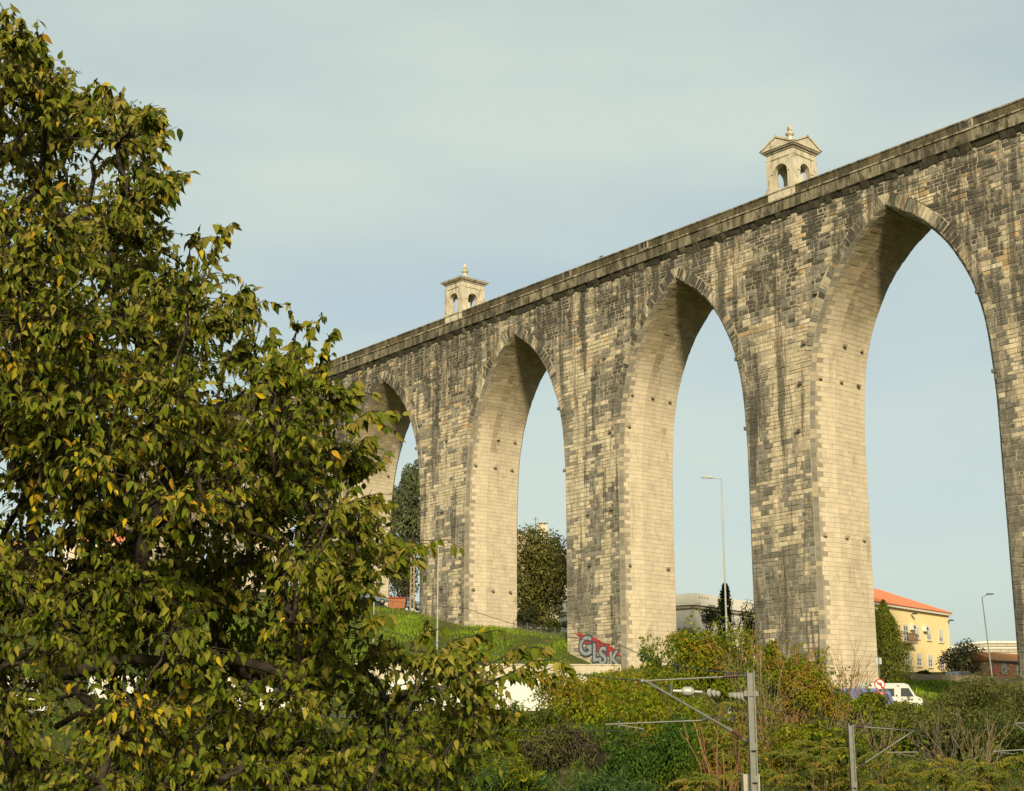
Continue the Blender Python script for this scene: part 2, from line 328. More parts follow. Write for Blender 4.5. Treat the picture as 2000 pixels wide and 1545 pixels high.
# block colours
TAN = np.array([.46, .385, .255]); GREY = np.array([.17, .157, .122]); DARK = np.array([.060, .055, .042]); ORG = np.array([.44, .30, .16]); PALE = np.array([.50, .43, .31])
def front_col(u, z, edge=9.):
    r = random.random()
    s = vnoise(u*.8, z*.05, 3.1)*1.25+vnoise(u*.25, z*.2, 9.2)*.95+vnoise(u*.55, z*1.25, 5.)*.75
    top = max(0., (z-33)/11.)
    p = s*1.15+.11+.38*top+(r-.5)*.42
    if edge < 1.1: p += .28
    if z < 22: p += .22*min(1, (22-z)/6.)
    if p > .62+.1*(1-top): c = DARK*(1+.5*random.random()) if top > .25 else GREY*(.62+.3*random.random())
    elif p > .22: c = GREY*(.85+.45*random.random())
    else:
        c = TAN*(.78+.34*random.random())
        if top > .1 and random.random() < .16: c = ORG*(.7+.4*random.random())
        elif random.random() < .15: c = PALE*(.85+.2*random.random())
    return c
class Blocks:
    def __init__(s): s.V = []; s.F = []; s.c = []; s.n = 0; s.items = []
    def quad(s, P4, nrm, col, proud, inset=.03, keep=False):
        """P4 (4,3) on the core surface, nrm outward; a pillowed slab"""
        P4 = np.asarray(P4); ctr = P4.mean(0)
        base = P4-nrm*.03
        dv = ctr-P4; ln = np.linalg.norm(dv, axis=1)[:, None]
        fr = P4+dv/np.maximum(ln, 1e-6)*inset+nrm*(proud+np.array([random.uniform(-.008, .008) for _ in range(4)])[:, None])
        V = np.concatenate([base, fr]); F = [(4, 5, 6, 7)]+[(i, (i+1) % 4, 4+(i+1) % 4, 4+i) for i in range(4)]
        if np.dot(np.cross(fr[1]-fr[0], fr[3]-fr[0]), nrm) < 0: F = [tuple(reversed(f)) for f in F]
        s.items.append((V, F, col, ctr, keep))
    def flush(s, parent, nkeep, name, mtl):
        cand = [i for i, it in enumerate(s.items) if it[4]]
        def key(i):
            V = s.items[i][0]; P = s.items[i][3]; x, y, z = proj(P)
            inside = 5 < x < 1995 and 5 < y < 1540 and not (x < 760)
            a = np.linalg.norm(V[5]-V[4])*np.linalg.norm(V[7]-V[4])/(z*z)
            return -a if inside else 9.
        cand.sort(key=key); keep = set(cand[:nkeep])
        for i in sorted(keep):
            V, F, col, ctr, _ = s.items[i]
            link('stone', mesh_np('stone', V, F, mtl, [col]*len(F)), parent)
        Vs, Fs, Cs = [], [], []; n = 0
        for i, (V, F, col, ctr, _) in enumerate(s.items):
            if i in keep: continue
            Vs.append(V); Fs += [[q+n for q in f] for f in F]; Cs += [col]*len(F); n += len(V)
        o = link(name, mesh_np(name, np.concatenate(Vs), Fs, mtl, Cs), parent); tag(o, kind='stuff')
blk = Blocks()
NF = -AW
EX = [extr(k) for k in range(len(ARCH))]
def ext_half(k, z):
    h, x, ex, eh = EX[k]; hh = APEX-z
    if hh > 11.2: return float(opn(k, z))
    if hh < eh.min(): return 0.0
    ok = ex >= 0
    o_ = np.argsort(eh[ok]); return float(np.interp(hh, eh[ok][o_], ex[ok][o_]))
for i in range(len(rowz)-1):
    z1, z0 = rowz[i], rowz[i+1]; zm = (z0+z1)/2; G = .032 if zm > 30 else .02
    for (a, b) in regions:
        def lim(z):
            lo = U0 if a is None else ARCH[a][0]+ext_half(a, z)
            hi = U1 if b is None else ARCH[b][0]-ext_half(b, z)
            return lo, hi
        l0, h0 = lim(z0+G); l1, h1 = lim(z1-G)
        if min(h0-l0, h1-l1) < .25: continue
        lo, hi = min(l0, l1), max(h0, h1)
        if lo > 196: continue
        cuts = [lo]; first = random.uniform(.45, .7) if i % 2 else random.uniform(.9, 1.25)
        while True:
            w_ = first if len(cuts) == 1 else random.choice((random.uniform(.35, .7), random.uniform(.6, 1.0), random.uniform(.8, 1.7)))
            if cuts[-1]+w_ > hi-.5: break
            cuts.append(cuts[-1]+w_)
        cuts.append(hi)
        for j in range(len(cuts)-1):
            ua, ub = cuts[j], cuts[j+1]
            q = [max(ua, l0) if j else l0, min(ub, h0) if j < len(cuts)-2 else h0, min(ub, h1) if j < len(cuts)-2 else h1, max(ua, l1) if j else l1]
            if q[1]-q[0] < .15 or q[2]-q[3] < .15: continue
            P = aq(np.array([q[0]+G, q[1]-G, q[2]-G, q[3]+G]), 0, np.array([z0+G, z0+G, z1-G, z1-G]))
            um = (ua+ub)/2; edge = min(um-lo, hi-um)
            blk.quad(P, NF, front_col(um, zm, edge), random.uniform(.012, .06), keep=True)
# voussoirs
for k, (c, a) in enumerate(ARCH):
    h, x, ex, eh = EX[k]
    arc = np.concatenate([[0], np.cumsum(np.hypot(np.diff(x), np.diff(h)))])
    end = np.interp(11.3, h, arc); s_ = .06; st = [s_]
    while s_ < end: s_ += random.uniform(.36, .5); st.append(s_)
    for sgn in (-1, 1):
        for s0, s1 in zip(st[:-1], st[1:]):
            f = lambda arr, s: float(np.interp(s, arc, arr))
            s0g, s1g = s0+.035, s1-.035
            e0, e1 = max(f(ex, s0g), .03), max(f(ex, s1g), .03)
            jj = random.uniform(-.22, .10)
            pu = np.array([f(x, s0g)+.02, f(x, s1g)+.02, e1+jj*(e1 > .2), e0+jj*(e0 > .2)]); ph = np.array([f(h, s0g), f(h, s1g), f(eh, s1g), f(eh, s0g)])
            if max(pu) < .2: continue
            pu = np.maximum(pu, .03)
            P = aq(c+sgn*pu, 0, APEX-ph); um = c+sgn*pu.mean(); zm = APEX-ph.mean()
            if um > 196: continue
            col = front_col(um, zm, .5)*(.75+.4*random.random())
            blk.quad(P, NF, col, random.uniform(.015, .06), inset=.03, keep=True)
blk.flush(aqd, 300, 'face_stonework', M['stone'])
# intrados ashlar
bi = Blocks()
WARM = np.array([.53, .45, .315])
for k, (c, a) in enumerate(ARCH):
    if not (20 < c < 170): continue
    hh = np.linspace(0, APEX+3, 1600); xx = a*onorm(hh); arc = np.concatenate([[0], np.cumsum(np.hypot(np.diff(xx), np.diff(hh)))])
    for sgn in (-1, 1):
        s_ = .1; row = 0
        while s_ < arc[-1]-.5:
            s1 = s_+random.uniform(.38, .46); ha, hb = np.interp([s_+.009, s1-.009], arc, hh); row += 1
            zm = APEX-(ha+hb)/2; xa, xb = a*onorm(ha), a*onorm(hb)
            cuts = [0, .34]
            while cuts[-1] < 2.5-.5: cuts.append(cuts[-1]+(random.uniform(.12, .3) if row % 2 and len(cuts) == 2 else random.uniform(.5, .7) if len(cuts) == 2 else random.uniform(.7, 1.2)))
            cuts[-1] = 2.5
            while cuts[-1] < 6.85-.6: cuts.append(cuts[-1]+random.uniform(.6, 1.2))
            cuts[-1] = 6.85; cuts.append(7.2)
            for d0, d1 in zip(cuts[:-1], cuts[1:]):
                g_ = .009; dd = np.array([d0+g_, d1-g_, d1-g_, d0+g_]); e = ein(dd)
                xs_ = np.array([xa, xa, xb, xb])-e
                if xs_.min() < .05: continue
                P = aq(c+sgn*xs_, dd, APEX-np.array([ha, ha, hb, hb]))
                nr = np.cross(P[1]-P[0], P[3]-P[0]); nr /= np.linalg.norm(nr)+1e-9
                inward = aq(c, 3.5, APEX-14.)-P.mean(0)
                if np.dot(nr, inward) < 0: nr = -nr
                hm = (ha+hb)/2; r = random.random(); dm = (d0+d1)/2
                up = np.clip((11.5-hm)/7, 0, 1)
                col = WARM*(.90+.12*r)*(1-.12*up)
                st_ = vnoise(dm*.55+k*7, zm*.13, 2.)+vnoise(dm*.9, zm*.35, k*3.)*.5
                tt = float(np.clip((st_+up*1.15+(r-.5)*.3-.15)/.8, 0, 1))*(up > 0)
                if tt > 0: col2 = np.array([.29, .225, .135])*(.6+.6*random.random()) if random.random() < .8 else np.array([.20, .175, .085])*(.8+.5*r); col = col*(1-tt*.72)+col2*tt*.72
                if dm < .35: col = GREY*(.8+.4*r) if random.random() < .8 else TAN*.7
                elif d0 < .36 and random.random() < .75: col = np.array([.33, .285, .205])*(.75+.4*r)
                elif dm > 6.85: col = np.array([.24, .20, .145])*(.75+.5*r)
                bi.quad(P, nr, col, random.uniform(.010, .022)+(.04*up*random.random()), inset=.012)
            s_ = s1
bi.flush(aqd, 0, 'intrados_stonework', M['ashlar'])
# putlog stones: small projecting stones in rows on the reveals and piers
pl = []
for k, (c, a) in enumerate(ARCH):
    if not (30 < c < 150): continue
    for z in (33.3, 30.2, 16.6):
        for dep in (.6, 3.1, 5.6):
            if random.random() < .2: continue
            xh = float(opn(k, z))-float(ein(dep)); m = MB()
            P = aq(c+xh+.05, dep, z); m.obox(P, -AU*.34, AW*.3, (0, 0, .22), col=TAN*(.5+.4*random.random()))
            pl.append(m)
    for z in (37.5, 33.5, 29.8, 25.6, 22.0, 17.2):
        for du in (.9, 3.9):
            if random.random() < .5: continue
            uu = c+float(opn(k, z))+du+random.uniform(-.2, .2); m = MB()
            m.obox(aq(uu, .05, z+random.uniform(-.2, .2)), AU*.32, -AW*.34, (0, 0, .28), col=GREY*(.5+.4*random.random())); pl.append(m)
    for z in (33.6, 27.):
        m = MB(); m.obox(aq(c-float(opn(k, z))-.1, .1, z), AU*.4, -AW*.2, (0, 0, .3), col=GREY*.7); pl.append(m)
for m in pl: m.build('putlog_stone', M['stone'], aqd)
# cornice band, ledge and parapet in separate long stones
def seg(name, u, v, d0, d1, za, zb, col, mtl=None):
    m = MB(); e = .012
    P = np.concatenate([aq(np.array([u+e, v-e, v-e, u+e]), np.array([d0, d0, d1, d1]), z) for z in (za, zb)])
    m.add(P, [(3, 2, 1, 0), (4, 5, 6, 7), (0, 1, 5, 4), (1, 2, 6, 5), (2, 3, 7, 6), (3, 0, 4, 7)], col)
    return m.build(name, mtl or M['cornice'], aqd)
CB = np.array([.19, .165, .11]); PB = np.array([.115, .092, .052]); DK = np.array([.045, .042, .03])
u = U0
while u < U1-1:
    v = min(u+random.uniform(1.5, 2.4), U1); r = .7+.6*random.random()
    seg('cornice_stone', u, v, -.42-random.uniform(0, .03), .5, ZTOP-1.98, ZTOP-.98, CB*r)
    u = v
u = U0
while u < U1-1:
    v = min(u+random.uniform(2.2, 3.6), U1); r = .75+.4*random.random()
    seg('ledge_stone', u, v, -.52-random.uniform(0, .03), .4, ZTOP-.975, ZTOP-.83, np.array([.34, .29, .19])*r)
    seg('parapet_stone', u, v, -.30-random.uniform(0, .02), .35, ZTOP-.825, ZTOP-.10, PB*(.8+.4*random.random()))
    seg('coping_stone', u, v, -.38, .45, ZTOP-.097, ZTOP+.04, np.array([.25, .21, .14])*r)
    u = v
u = U0
m = MB()
while u < U1-.5:          # uneven corbel course under the cornice, mostly near-black stones
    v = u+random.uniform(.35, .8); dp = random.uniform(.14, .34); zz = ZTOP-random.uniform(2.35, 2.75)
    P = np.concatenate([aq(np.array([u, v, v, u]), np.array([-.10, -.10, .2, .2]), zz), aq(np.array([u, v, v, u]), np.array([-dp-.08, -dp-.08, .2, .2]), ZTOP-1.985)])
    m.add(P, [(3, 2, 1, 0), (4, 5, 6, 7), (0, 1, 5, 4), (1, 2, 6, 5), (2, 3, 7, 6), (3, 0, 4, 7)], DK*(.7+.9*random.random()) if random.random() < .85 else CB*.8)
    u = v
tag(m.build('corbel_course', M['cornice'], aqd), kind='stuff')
for px, py in ((1888, 247), (1108, 540), (1258, 483), (672, 703)):
    uu, zz = aq_hit(px, py, -.3); m = MB(); zc = ZTOP-.42
    m.obox(aq(uu-.42, -.345, zc-.26), AU*.84, -AW*.03, (0, 0, .52), col=(.02, .02, .018))  # black slab painted for the shade inside the vent; no hole is cut
    m.obox(aq(uu-.60, -.30, zc-.32), AU*.14, -AW*.12, (0, 0, .62), col=(.36, .31, .21)); m.obox(aq(uu+.46, -.30, zc-.32), AU*.14, -AW*.12, (0, 0, .62), col=(.36, .31, .21))
    m.obox(aq(uu-.45, -.30, zc-.33), AU*.9, -AW*.12, (0, 0, .08), col=(.36, .31, .21))
    m.build('vent_opening', M['stone'], aqd)

# ---- lantern turrets on the parapet
def arch_panel(m, O, ex, en, wd, ht, a, hs, zb, th, col=(1, 1, 1)):
    """wall panel from O along ex, thickness th along en, with an arched opening half width a springing at hs, sill at zb"""
    c = wd/2
    def P(x, z, d): return np.asarray(O)+np.asarray(ex)*x+np.asarray(en)*d+np.array([0, 0, z])
    def pr4(q): m.prism([P(x, z, 0) for x, z in q], np.asarray(en)*th, col)
    pr4([(0, 0), (c-a, 0), (c-a, ht), (0, ht)]); pr4([(c+a, 0), (wd, 0), (wd, ht), (c+a, ht)]); pr4([(c-a, 0), (c+a, 0), (c+a, zb), (c-a, zb)])
    t = np.linspace(math.pi, 0, 13)
    for t0, t1 in zip(t[:-1], t[1:]):
        pr4([(c+a*math.cos(t0), hs+a*math.sin(t0)), (c+a*math.cos(t1), hs+a*math.sin(t1)), (c+a*math.cos(t1), ht), (c+a*math.cos(t0), ht)])
def turret(uc, gable, label):
    zb = ZTOP-ASL*(uc-51)-.95; wu, wd = 3.0, 3.3; d0 = -.36; ht = 4.75; th = .55
    O = uc*AU+(AD+d0)*AW+np.array([0, 0, zb]); O = O+AU*wu/2         # image-left front corner
    exu = -AU                                                        # along the front towards image right
    m = MB()
    arch_panel(m, O, exu, AW, wu, ht, .76, 2.7, 1.1, th); arch_panel(m, O+AW*(wd-th), exu, AW, wu, ht, .76, 2.7, 1.1, th)
    arch_panel(m, O+exu*wu+AW*th, AW, -exu, wd-2*th, ht-.003, .72, 2.7, 1.1, th); arch_panel(m, O+AW*th, AW, exu, wd-2*th, ht-.003, .72, 2.7, 1.1, th)
    body = m.build('lantern_turret', M['turret'], aqd); body['label'] = label
    def P(x, y, z): return O+exu*x+AW*y+np.array([0, 0, z])
    def bx(m, x0, x1, y0, y1, z0, z1): m.obox(P(x0, y0, z0), exu*(x1-x0), AW*(y1-y0), (0, 0, z1-z0))
    for x in (0, wu-.42):                       # corner pilasters and imposts, string course
        for y in (0, wd-.42): t = MB(); bx(t, x-.05, x+.47, y-.05, y+.47, .9, ht-.7); t.build('corner_pilaster', M['turret'], body)
    for x0, x1 in ((.48, .73), (wu-.73, wu-.48)): t = MB(); bx(t, x0, x1, -.07, .1, 2.62, 2.77); t.build('impost_moulding', M['turret'], body)
    for y0, y1 in ((.48, .9), (wd-.9, wd-.48)): t = MB(); bx(t, wu-.1, wu+.07, y0, y1, 2.62, 2.77); t.build('impost_moulding', M['turret'], body)
    t = MB(); bx(t, -.07, wu+.07, -.07, wd+.07, ht-.72, ht-.62); bx(t, -.10, wu+.10, -.10, wd+.10, ht-.12, ht+.06); bx(t, -.30, wu+.30, -.30, wd+.30, ht+.06, ht+.18); bx(t, -.42, wu+.42, -.42, wd+.42, ht+.18, ht+.30)
    t.build('eaves_cornice', M['turret'], body)
    z0 = ht+.302; t = MB(); cx_, cy_ = wu/2, wd/2
    if gable:
        o = .42; hg = 1.05
        t.prism([P(-o, -o, z0), P(wu+o, -o, z0), P(cx_, -o, z0+hg)], AW*(wd+2*o))
        t.prism([P(-o+.002, -o+.003, z0+.002), P(-o+.002, wd+o-.003, z0+.002), P(-o+.002, cy_, z0+hg-.004)], exu*(wu+2*o-.004))
        t.build('gabled_roof', M['turret'], body); t = MB()
        for x in (-o, wu+o):                    # raking mouldings on all four pediments
            s = -1 if x < 0 else 1
            for ya in (-o, wd+o):
                t.prism([P(x, ya, z0), P(x, cy_, z0+hg), P(x, cy_, z0+hg-.2), P(x, ya+(.35 if ya < 0 else -.35), z0+.02)], exu*s*.1)
        for y in (-o, wd+o):
            s = -1 if y < 0 else 1
            for xa in (-o, wu+o):
                t.prism([P(xa, y, z0), P(cx_, y, z0+hg), P(cx_, y, z0+hg-.2), P(xa+(.35 if xa < 0 else -.35), y, z0+.02)], AW*s*.1)
        t.build('pediment_moulding', M['turret'], body); fb = z0+hg*.75
    else:
        o = .46; q = [P(-o, -o, z0), P(wu+o, -o, z0), P(wu+o, wd+o, z0), P(-o, wd+o, z0)]; h2 = .42
        q2 = [P(cx_-.45, cy_-.45, z0+h2), P(cx_+.45, cy_-.45, z0+h2), P(cx_+.45, cy_+.45, z0+h2), P(cx_-.45, cy_+.45, z0+h2)]
        t.add(q+q2, [(0, 1, 5, 4), (1, 2, 6, 5), (2, 3, 7, 6), (3, 0, 4, 7), (4, 5, 6, 7), (3, 2, 1, 0)]); t.build('hipped_roof', M['turret'], body); fb = z0+h2-.02
    t = MB(); t.lathe(P(cx_, cy_, fb), [(.42, 0), (.42, .3), (.25, .42), (.2, .75), (.38, .9), (.42, 1.02), (.22, 1.12), (.18, 1.3), (.24, 1.38), (.2, 1.62), (.09, 1.85), (.03, 1.92)], 14)
    t.build('finial', M['turret'], body, smooth=False)
    t = MB()                                   # curved scroll buttress on the image-left foot
    pts = [(0, .9)]+[(-.75*(1-math.sin(a)), .9+1.35*(1-math.cos(a))) for a in np.linspace(0, math.pi/2, 8)]
    t.prism([P(x, .05, z) for x, z in pts], AW*1.2); t.build('scroll_buttress', M['turret'], body)
    t = MB(); t.prism([P(wu-x, .05, z) for x, z in pts], AW*1.2); t.build('scroll_buttress', M['turret'], body)
turret(121.4, False, 'pale stone turret with a flat hipped roof above the parapet')
turret(74.5, True, 'pale stone turret with four triangular pediments above the parapet')

# ---- graffiti on the pier beside the low wall
def text_mesh(body, size, off, ext):
    cu = bpy.data.curves.new('t', 'FONT'); cu.body = body; cu.size = size; cu.offset = off; cu.extrude = ext; cu.resolution_u = 4; cu.space_character = 1.08
    o = bpy.data.objects.new('t', cu); C.objects.link(o); dg = bpy.context.evaluated_depsgraph_get(); dg.update()
    me = bpy.data.meshes.new_from_object(o.evaluated_get(dg)); bpy.data.objects.remove(o); return me
gr_specs = []
for ch, px, py, sz in (('G', 1131, 1281, 2.5), ('L', 1157, 1292, 2.4), ('S', 1170, 1298, 2.3), ('K', 1190, 1301, 1.9)):
    uu, zz = aq_hit(px, py, -.1)
    for nm, off, mt, dp in (('graffiti_outline', .15*sz/1.9, 'grafdark', -.112), ('graffiti_letter', .055, 'grafsilver', -.124)):
        me = text_mesh(ch, sz, off, .004); V = np.array([v.co[:] for v in me.vertices])
        x = V[:, 0]*1.02; y = V[:, 1]+.10*x
        W = aq(uu-x, dp-V[:, 2], zz+y-.10*x*.6); me.vertices.foreach_set('co', W.astype(np.float32).ravel())
        me.materials.clear(); me.materials.append(M[mt]); link(nm, me, aqd)
uu, zz = aq_hit(1168, 1272, -.1)
pts = []
for t in np.linspace(0, 2*math.pi, 40, endpoint=False):
    r = 1+.10*math.sin(7*t+1)+.09*math.sin(13*t)+.05*math.sin(3*t)
    r += .12*math.sin(17*t+2); x, y = 2.75*math.cos(t)*r, .62*math.sin(t)*r; pts.append((x, y-.40*x+.55))
m = MB(); m.add([aq(uu-x, -.100, zz+y) for x, y in pts], [tuple(range(len(pts)))]); m.build('graffiti_splash', M['grafred'], aqd)

# ------------------------------------------------------------------ vegetation toolkit
OV_T = np.array([[0, 0, 0], [.28, 0, -.02], [.55, 0, -.05], [.8, 0, -.10], [1.08, 0, -.2], [.12, .34, .05], [.38, .5, .10], [.66, .36, .04], [.12, -.34, .05], [.38, -.5, .10], [.66, -.36, .04]])
OV_F = [(0, 1, 5), (1, 2, 6, 5), (2, 3, 7, 6), (3, 4, 7), (0, 8, 1), (1, 8, 9, 2), (2, 9, 10, 3), (3, 10, 4)]
DI_T = np.array([[0, 0, 0], [.45, .5, .08], [1, 0, -.05], [.45, -.5, .08]]); DI_F = [(0, 1, 2), (0, 2, 3)]
def leaves(P, A, N, ln, wd, col, T, F):
    """P,A,N (n,3) base, axis, normal; returns V, F, col"""
    n = len(P)
    A = A/np.linalg.norm(A, axis=1)[:, None]; N = N-A*np.sum(A*N, 1)[:, None]; N /= np.linalg.norm(N, axis=1)[:, None]+1e-9
    S = np.cross(A, N)
    V = P[:, None]+A[:, None]*(T[None, :, 0, None]*ln[:, None, None])+S[:, None]*(T[None, :, 1, None]*wd[:, None, None])+N[:, None]*(T[None, :, 2, None]*ln[:, None, None])
    k = len(T); Fo = []
    base = (np.arange(n)*k)
    tot = np.array([len(f) for f in F]); flat = np.concatenate([np.array(f) for f in F])
    loops = (base[:, None]+flat[None]).ravel(); tots = np.tile(tot, n)
    return V.reshape(-1, 3), loops, tots, np.repeat(col, len(F), axis=0)
def leaf_mesh(name, parts, mtl, smooth=False):
    Vs, Ls, Ts, Cs = [], [], [], []; o = 0
    for V, l, t, c in parts: Vs.append(V); Ls.append(l+o); Ts.append(t); Cs.append(c); o += len(V)
    V = np.concatenate(Vs).astype(np.float32); l = np.concatenate(Ls); t = np.concatenate(Ts); c = np.concatenate(Cs)
    me = bpy.data.meshes.new(name); me.vertices.add(len(V)); me.vertices.foreach_set('co', V.ravel())
    me.loops.add(len(l)); me.loops.foreach_set('vertex_index', l.astype(np.int32)); m = len(t)
    me.polygons.add(m); me.polygons.foreach_set('loop_start', np.concatenate([[0], np.cumsum(t)[:-1]]).astype(np.int32)); me.polygons.foreach_set('loop_total', t.astype(np.int32))
    me.polygons.foreach_set('use_smooth', np.full(m, smooth)); me.materials.append(mtl); me.update(calc_edges=True)
    a = me.attributes.new('Col', 'FLOAT_COLOR', 'FACE'); c4 = np.ones((m, 4), np.float32); c4[:, :3] = c; a.data.foreach_set('color', c4.ravel())
    return me
def rdir(n):
    v = rng.normal(size=(n, 3)); return v/np.linalg.norm(v, axis=1)[:, None]
def pick(pal, n, jit=.22):
    pal = np.array(pal, float); c = pal[rng.integers(0, len(pal), n)]
    return c*(1+jit*rng.normal(size=(n, 1))).clip(.35, 1.9)
def curve(p0, p1, sag=0., n=6, wob=.0):
    t = np.linspace(0, 1, n)[:, None]; P = np.asarray(p0)*(1-t)+np.asarray(p1)*t
    P[:, 2] += sag*(t*(1-t)*4)[:, 0]
    if wob: P[1:-1] += rng.normal(size=(n-2, 3))*wob
    return P

# ------------------------------------------------------------------ foreground tree
def in_poly(x, y, poly):
    c = False; n = len(poly)
    for i in range(n):
        x0, y0 = poly[i]; x1, y1 = poly[i-1]
        if (y0 > y) != (y1 > y) and x < (x1-x0)*(y-y0)/(y1-y0)+x0: c = not c
    return c
def pdist(x, y, poly):
    best = 1e9
    for i in range(len(poly)):
        a = np.array(poly[i]); b = np.array(poly[i-1]); p = np.array([x, y]); ab = b-a
        t = np.clip(np.dot(p-a, ab)/(np.dot(ab, ab)+1e-9), 0, 1); best = min(best, np.linalg.norm(p-a-t*ab))
    return best
SIL = [(-760, 300), (-420, -60), (-150, -40), (25, 40), (100, 80), (140, 160), (225, 170), (330, 225), (352, 380), (325, 440), (350, 465), (455, 465), (490, 550), (525, 600), (500, 640), (540, 680), (665, 685),
       (700, 770), (708, 850), (745, 880), (738, 980), (790, 1050), (785, 1150), (700, 1195), (730, 1225), (880, 1265), (985, 1270), (1010, 1330), (985, 1420), (960, 1520), (900, 1680), (500, 1900), (-300, 1950), (-760, 1500)]
tree_root = at(-160, 1800, 9.6); tree_root[2] = H(tree_root[0], tree_root[1])
tree = empty('hackberry_tree', tree_root, 'large leafy tree with drooping olive and yellowing leaves beside the railway cutting', 'tree')
clus = []; tries = 0
while len(clus) < 660 and tries < 40000:
    tries += 1
    x, y = (rng.uniform(-300, 1000), rng.uniform(-50, 1680)) if rng.random() < .93 else (rng.uniform(-740, 1000), rng.uniform(-50, 1900))
    if not in_poly(x, y, SIL): continue
    d_ = pdist(x, y, SIL)
    if d_ < 26: continue
    Z = rng.uniform(8.0, 11.6) if d_ > 110 else rng.uniform(8.6, 10.6)
    if Z < 9.7 and d_ > 60 and vnoise(x*.0062, y*.0085, 2.3) < -.22: continue
    p = at(x, y, Z)
    if any(np.linalg.norm(p-q[0]) < .175 for q in clus): continue
    r_ = min(.36, max(.13, d_*.0033*1.2))
    clus.append((p, r_))
# structural limbs: grow a nearest-neighbour tree from the trunk
top = at(-200, 1180, 9.8); node = [tree_root, tree_root*.6+top*.4+np.array([.05, .1, 0]), top]; par = [-1, 0, 1]
for q in ((-150, 820, 10.), (-60, 620, 9.8), (60, 1090, 9.9), (250, 1010, 9.9), (120, 1320, 9.6), (360, 1290, 9.5), (-330, 900, 10.2), (430, 940, 9.8), (600, 1330, 9.5), (-60, 400, 9.7), (150, 640, 9.9)):
    p = at(*q); dd = [np.linalg.norm(p-nn)+.25*max(0, nn[2]-p[2]) for nn in node[1:]]; par.append(int(np.argmin(dd))+1); node.append(p)
for p, r_ in sorted(clus, key=lambda q: np.linalg.norm(q[0]-top)):
    dd = [np.linalg.norm(p-nn)+.15*max(0, nn[2]-p[2]) for nn in node[1:]]; par.append(int(np.argmin(dd))+1); node.append(p)
wgt = np.ones(len(node))
for i in range(len(node)-1, 0, -1): wgt[par[i]] += wgt[i]
tm = MB()
rad = lambda w_: .0075*w_**.48
for i in range(1, len(node)):
    a, b = node[par[i]], node[i]; l = np.linalg.norm(b-a)
    P = curve(a, b, sag=.06*l, n=6, wob=.02*l); tm.tube(P, np.linspace(min(rad(wgt[par[i]]), rad(wgt[i])*1.35), rad(wgt[i]), 6), 7 if wgt[i] > 8 else 5)
# twigs and leaves
LP, LA, LN, LL, LC = [], [], [], [], []
PG = [(.055, .080, .005), (.082, .106, .006), (.115, .126, .008), (.145, .142, .012), (.095, .112, .006)]
PT = [(.20, .178, .032), (.17, .155, .022), (.185, .15, .025)]; PY = [(.38, .27, .012), (.30, .23, .015), (.34, .20, .014)]
def twig(p0, p1, nl, warm, yel, rt=.0045, big=1.):
    P = curve(p0, p1, sag=.12*np.linalg.norm(p1-p0), n=5, wob=.012); tm.tube(P, np.linspace(rt, rt*.4, 5), 4, cap=False)
    for i in range(nl):
        t = rng.uniform(.12, 1.0); k = min(int(t*4), 3); q = P[k]+(P[k+1]-P[k])*(t*4-k)
        out = (p1-p0)/(np.linalg.norm(p1-p0)+1e-9)
        ax = np.array([0, 0, -1.0])*rng.uniform(.5, 1.0)+out*rng.uniform(.05, .6)+rng.normal(size=3)*.33
        nm_ = np.array([rng.normal()*.6, -1.0+rng.normal()*.4, .55+rng.normal()*.4])
        r = rng.random(); c = PY if r < yel else (PT if r < yel+warm else PG)
        LP.append(q+rng.normal(size=3)*.006); LA.append(ax); LN.append(nm_); LL.append(rng.choice((rng.uniform(.03, .05), rng.uniform(.045, .07), rng.uniform(.05, .075)))*big); LC.append(np.array(c[rng.integers(len(c))])*rng.uniform(.7, 1.25))
def pxof(p): return proj(p)[:2]
for p, r_ in clus:
    x, y = pxof(p)
    yel = .004+.12*max(0, vnoise(p[0]*1.1, p[2]*1.3, 4.))
    for (yx, yy, yr) in ((370, 930, 110), (160, 990, 120), (240, 1380, 90), (120, 400, 90), (520, 1200, 90), (30, 650, 80)):
        if math.hypot(x-yx, y-yy) < yr: yel += .16
    warm = (.32 if y < 700 else .14)+.4*max(0, vnoise(p[0]*1.4, p[2]*1.4, 7.))
    nt_ = int(17+rng.integers(0, 7)); ctr = at(-100, 1000, 9.8)
    for _ in range(nt_):
        d_ = rdir(1)[0]; d_[2] = d_[2]*.7+.12; o_ = p-ctr; d_ = d_+.25*o_/(np.linalg.norm(o_)+1e-9)
        twig(p, p+d_/np.linalg.norm(d_)*r_*rng.uniform(.55, 1.2), int(rng.integers(6, 10)), warm, yel)
SPR = [((25, 130), (8, 22)), ((60, 130), (85, 62)), ((30, 110), (40, 75)), ((190, 240), (205, 165)), ((170, 260), (150, 190)), ((240, 260), (262, 212)), ((280, 300), (318, 240)), ((270, 330), (320, 275)), ((290, 380), (345, 340)), ((290, 400), (350, 385)),
       ((360, 520), (390, 450)), ((400, 530), (440, 455)), ((430, 600), (505, 565)), ((440, 630), (500, 590)), ((540, 720), (527, 640)), ((570, 720), (580, 628)), ((590, 720), (610, 625)), ((620, 730), (655, 640)), ((600, 740), (650, 690)),
       ((640, 800), (735, 770)), ((660, 840), (790, 812)), ((650, 900), (745, 855)), ((690, 950), (740, 905)), ((700, 1080), (835, 1062)), ((720, 1100), (850, 1075)), ((700, 1000), (765, 985)), ((740, 1110), (800, 1120)),
       ((800, 1270), (870, 1225)), ((860, 1280), (985, 1232)), ((950, 1300), (1075, 1270)), ((960, 1330), (1120, 1302)), ((950, 1340), (1085, 1320)), ((930, 1390), (1020, 1400)), ((900, 1440), (1000, 1450)), ((700, 1230), (760, 1205)), ((640, 1220), (700, 1190))]
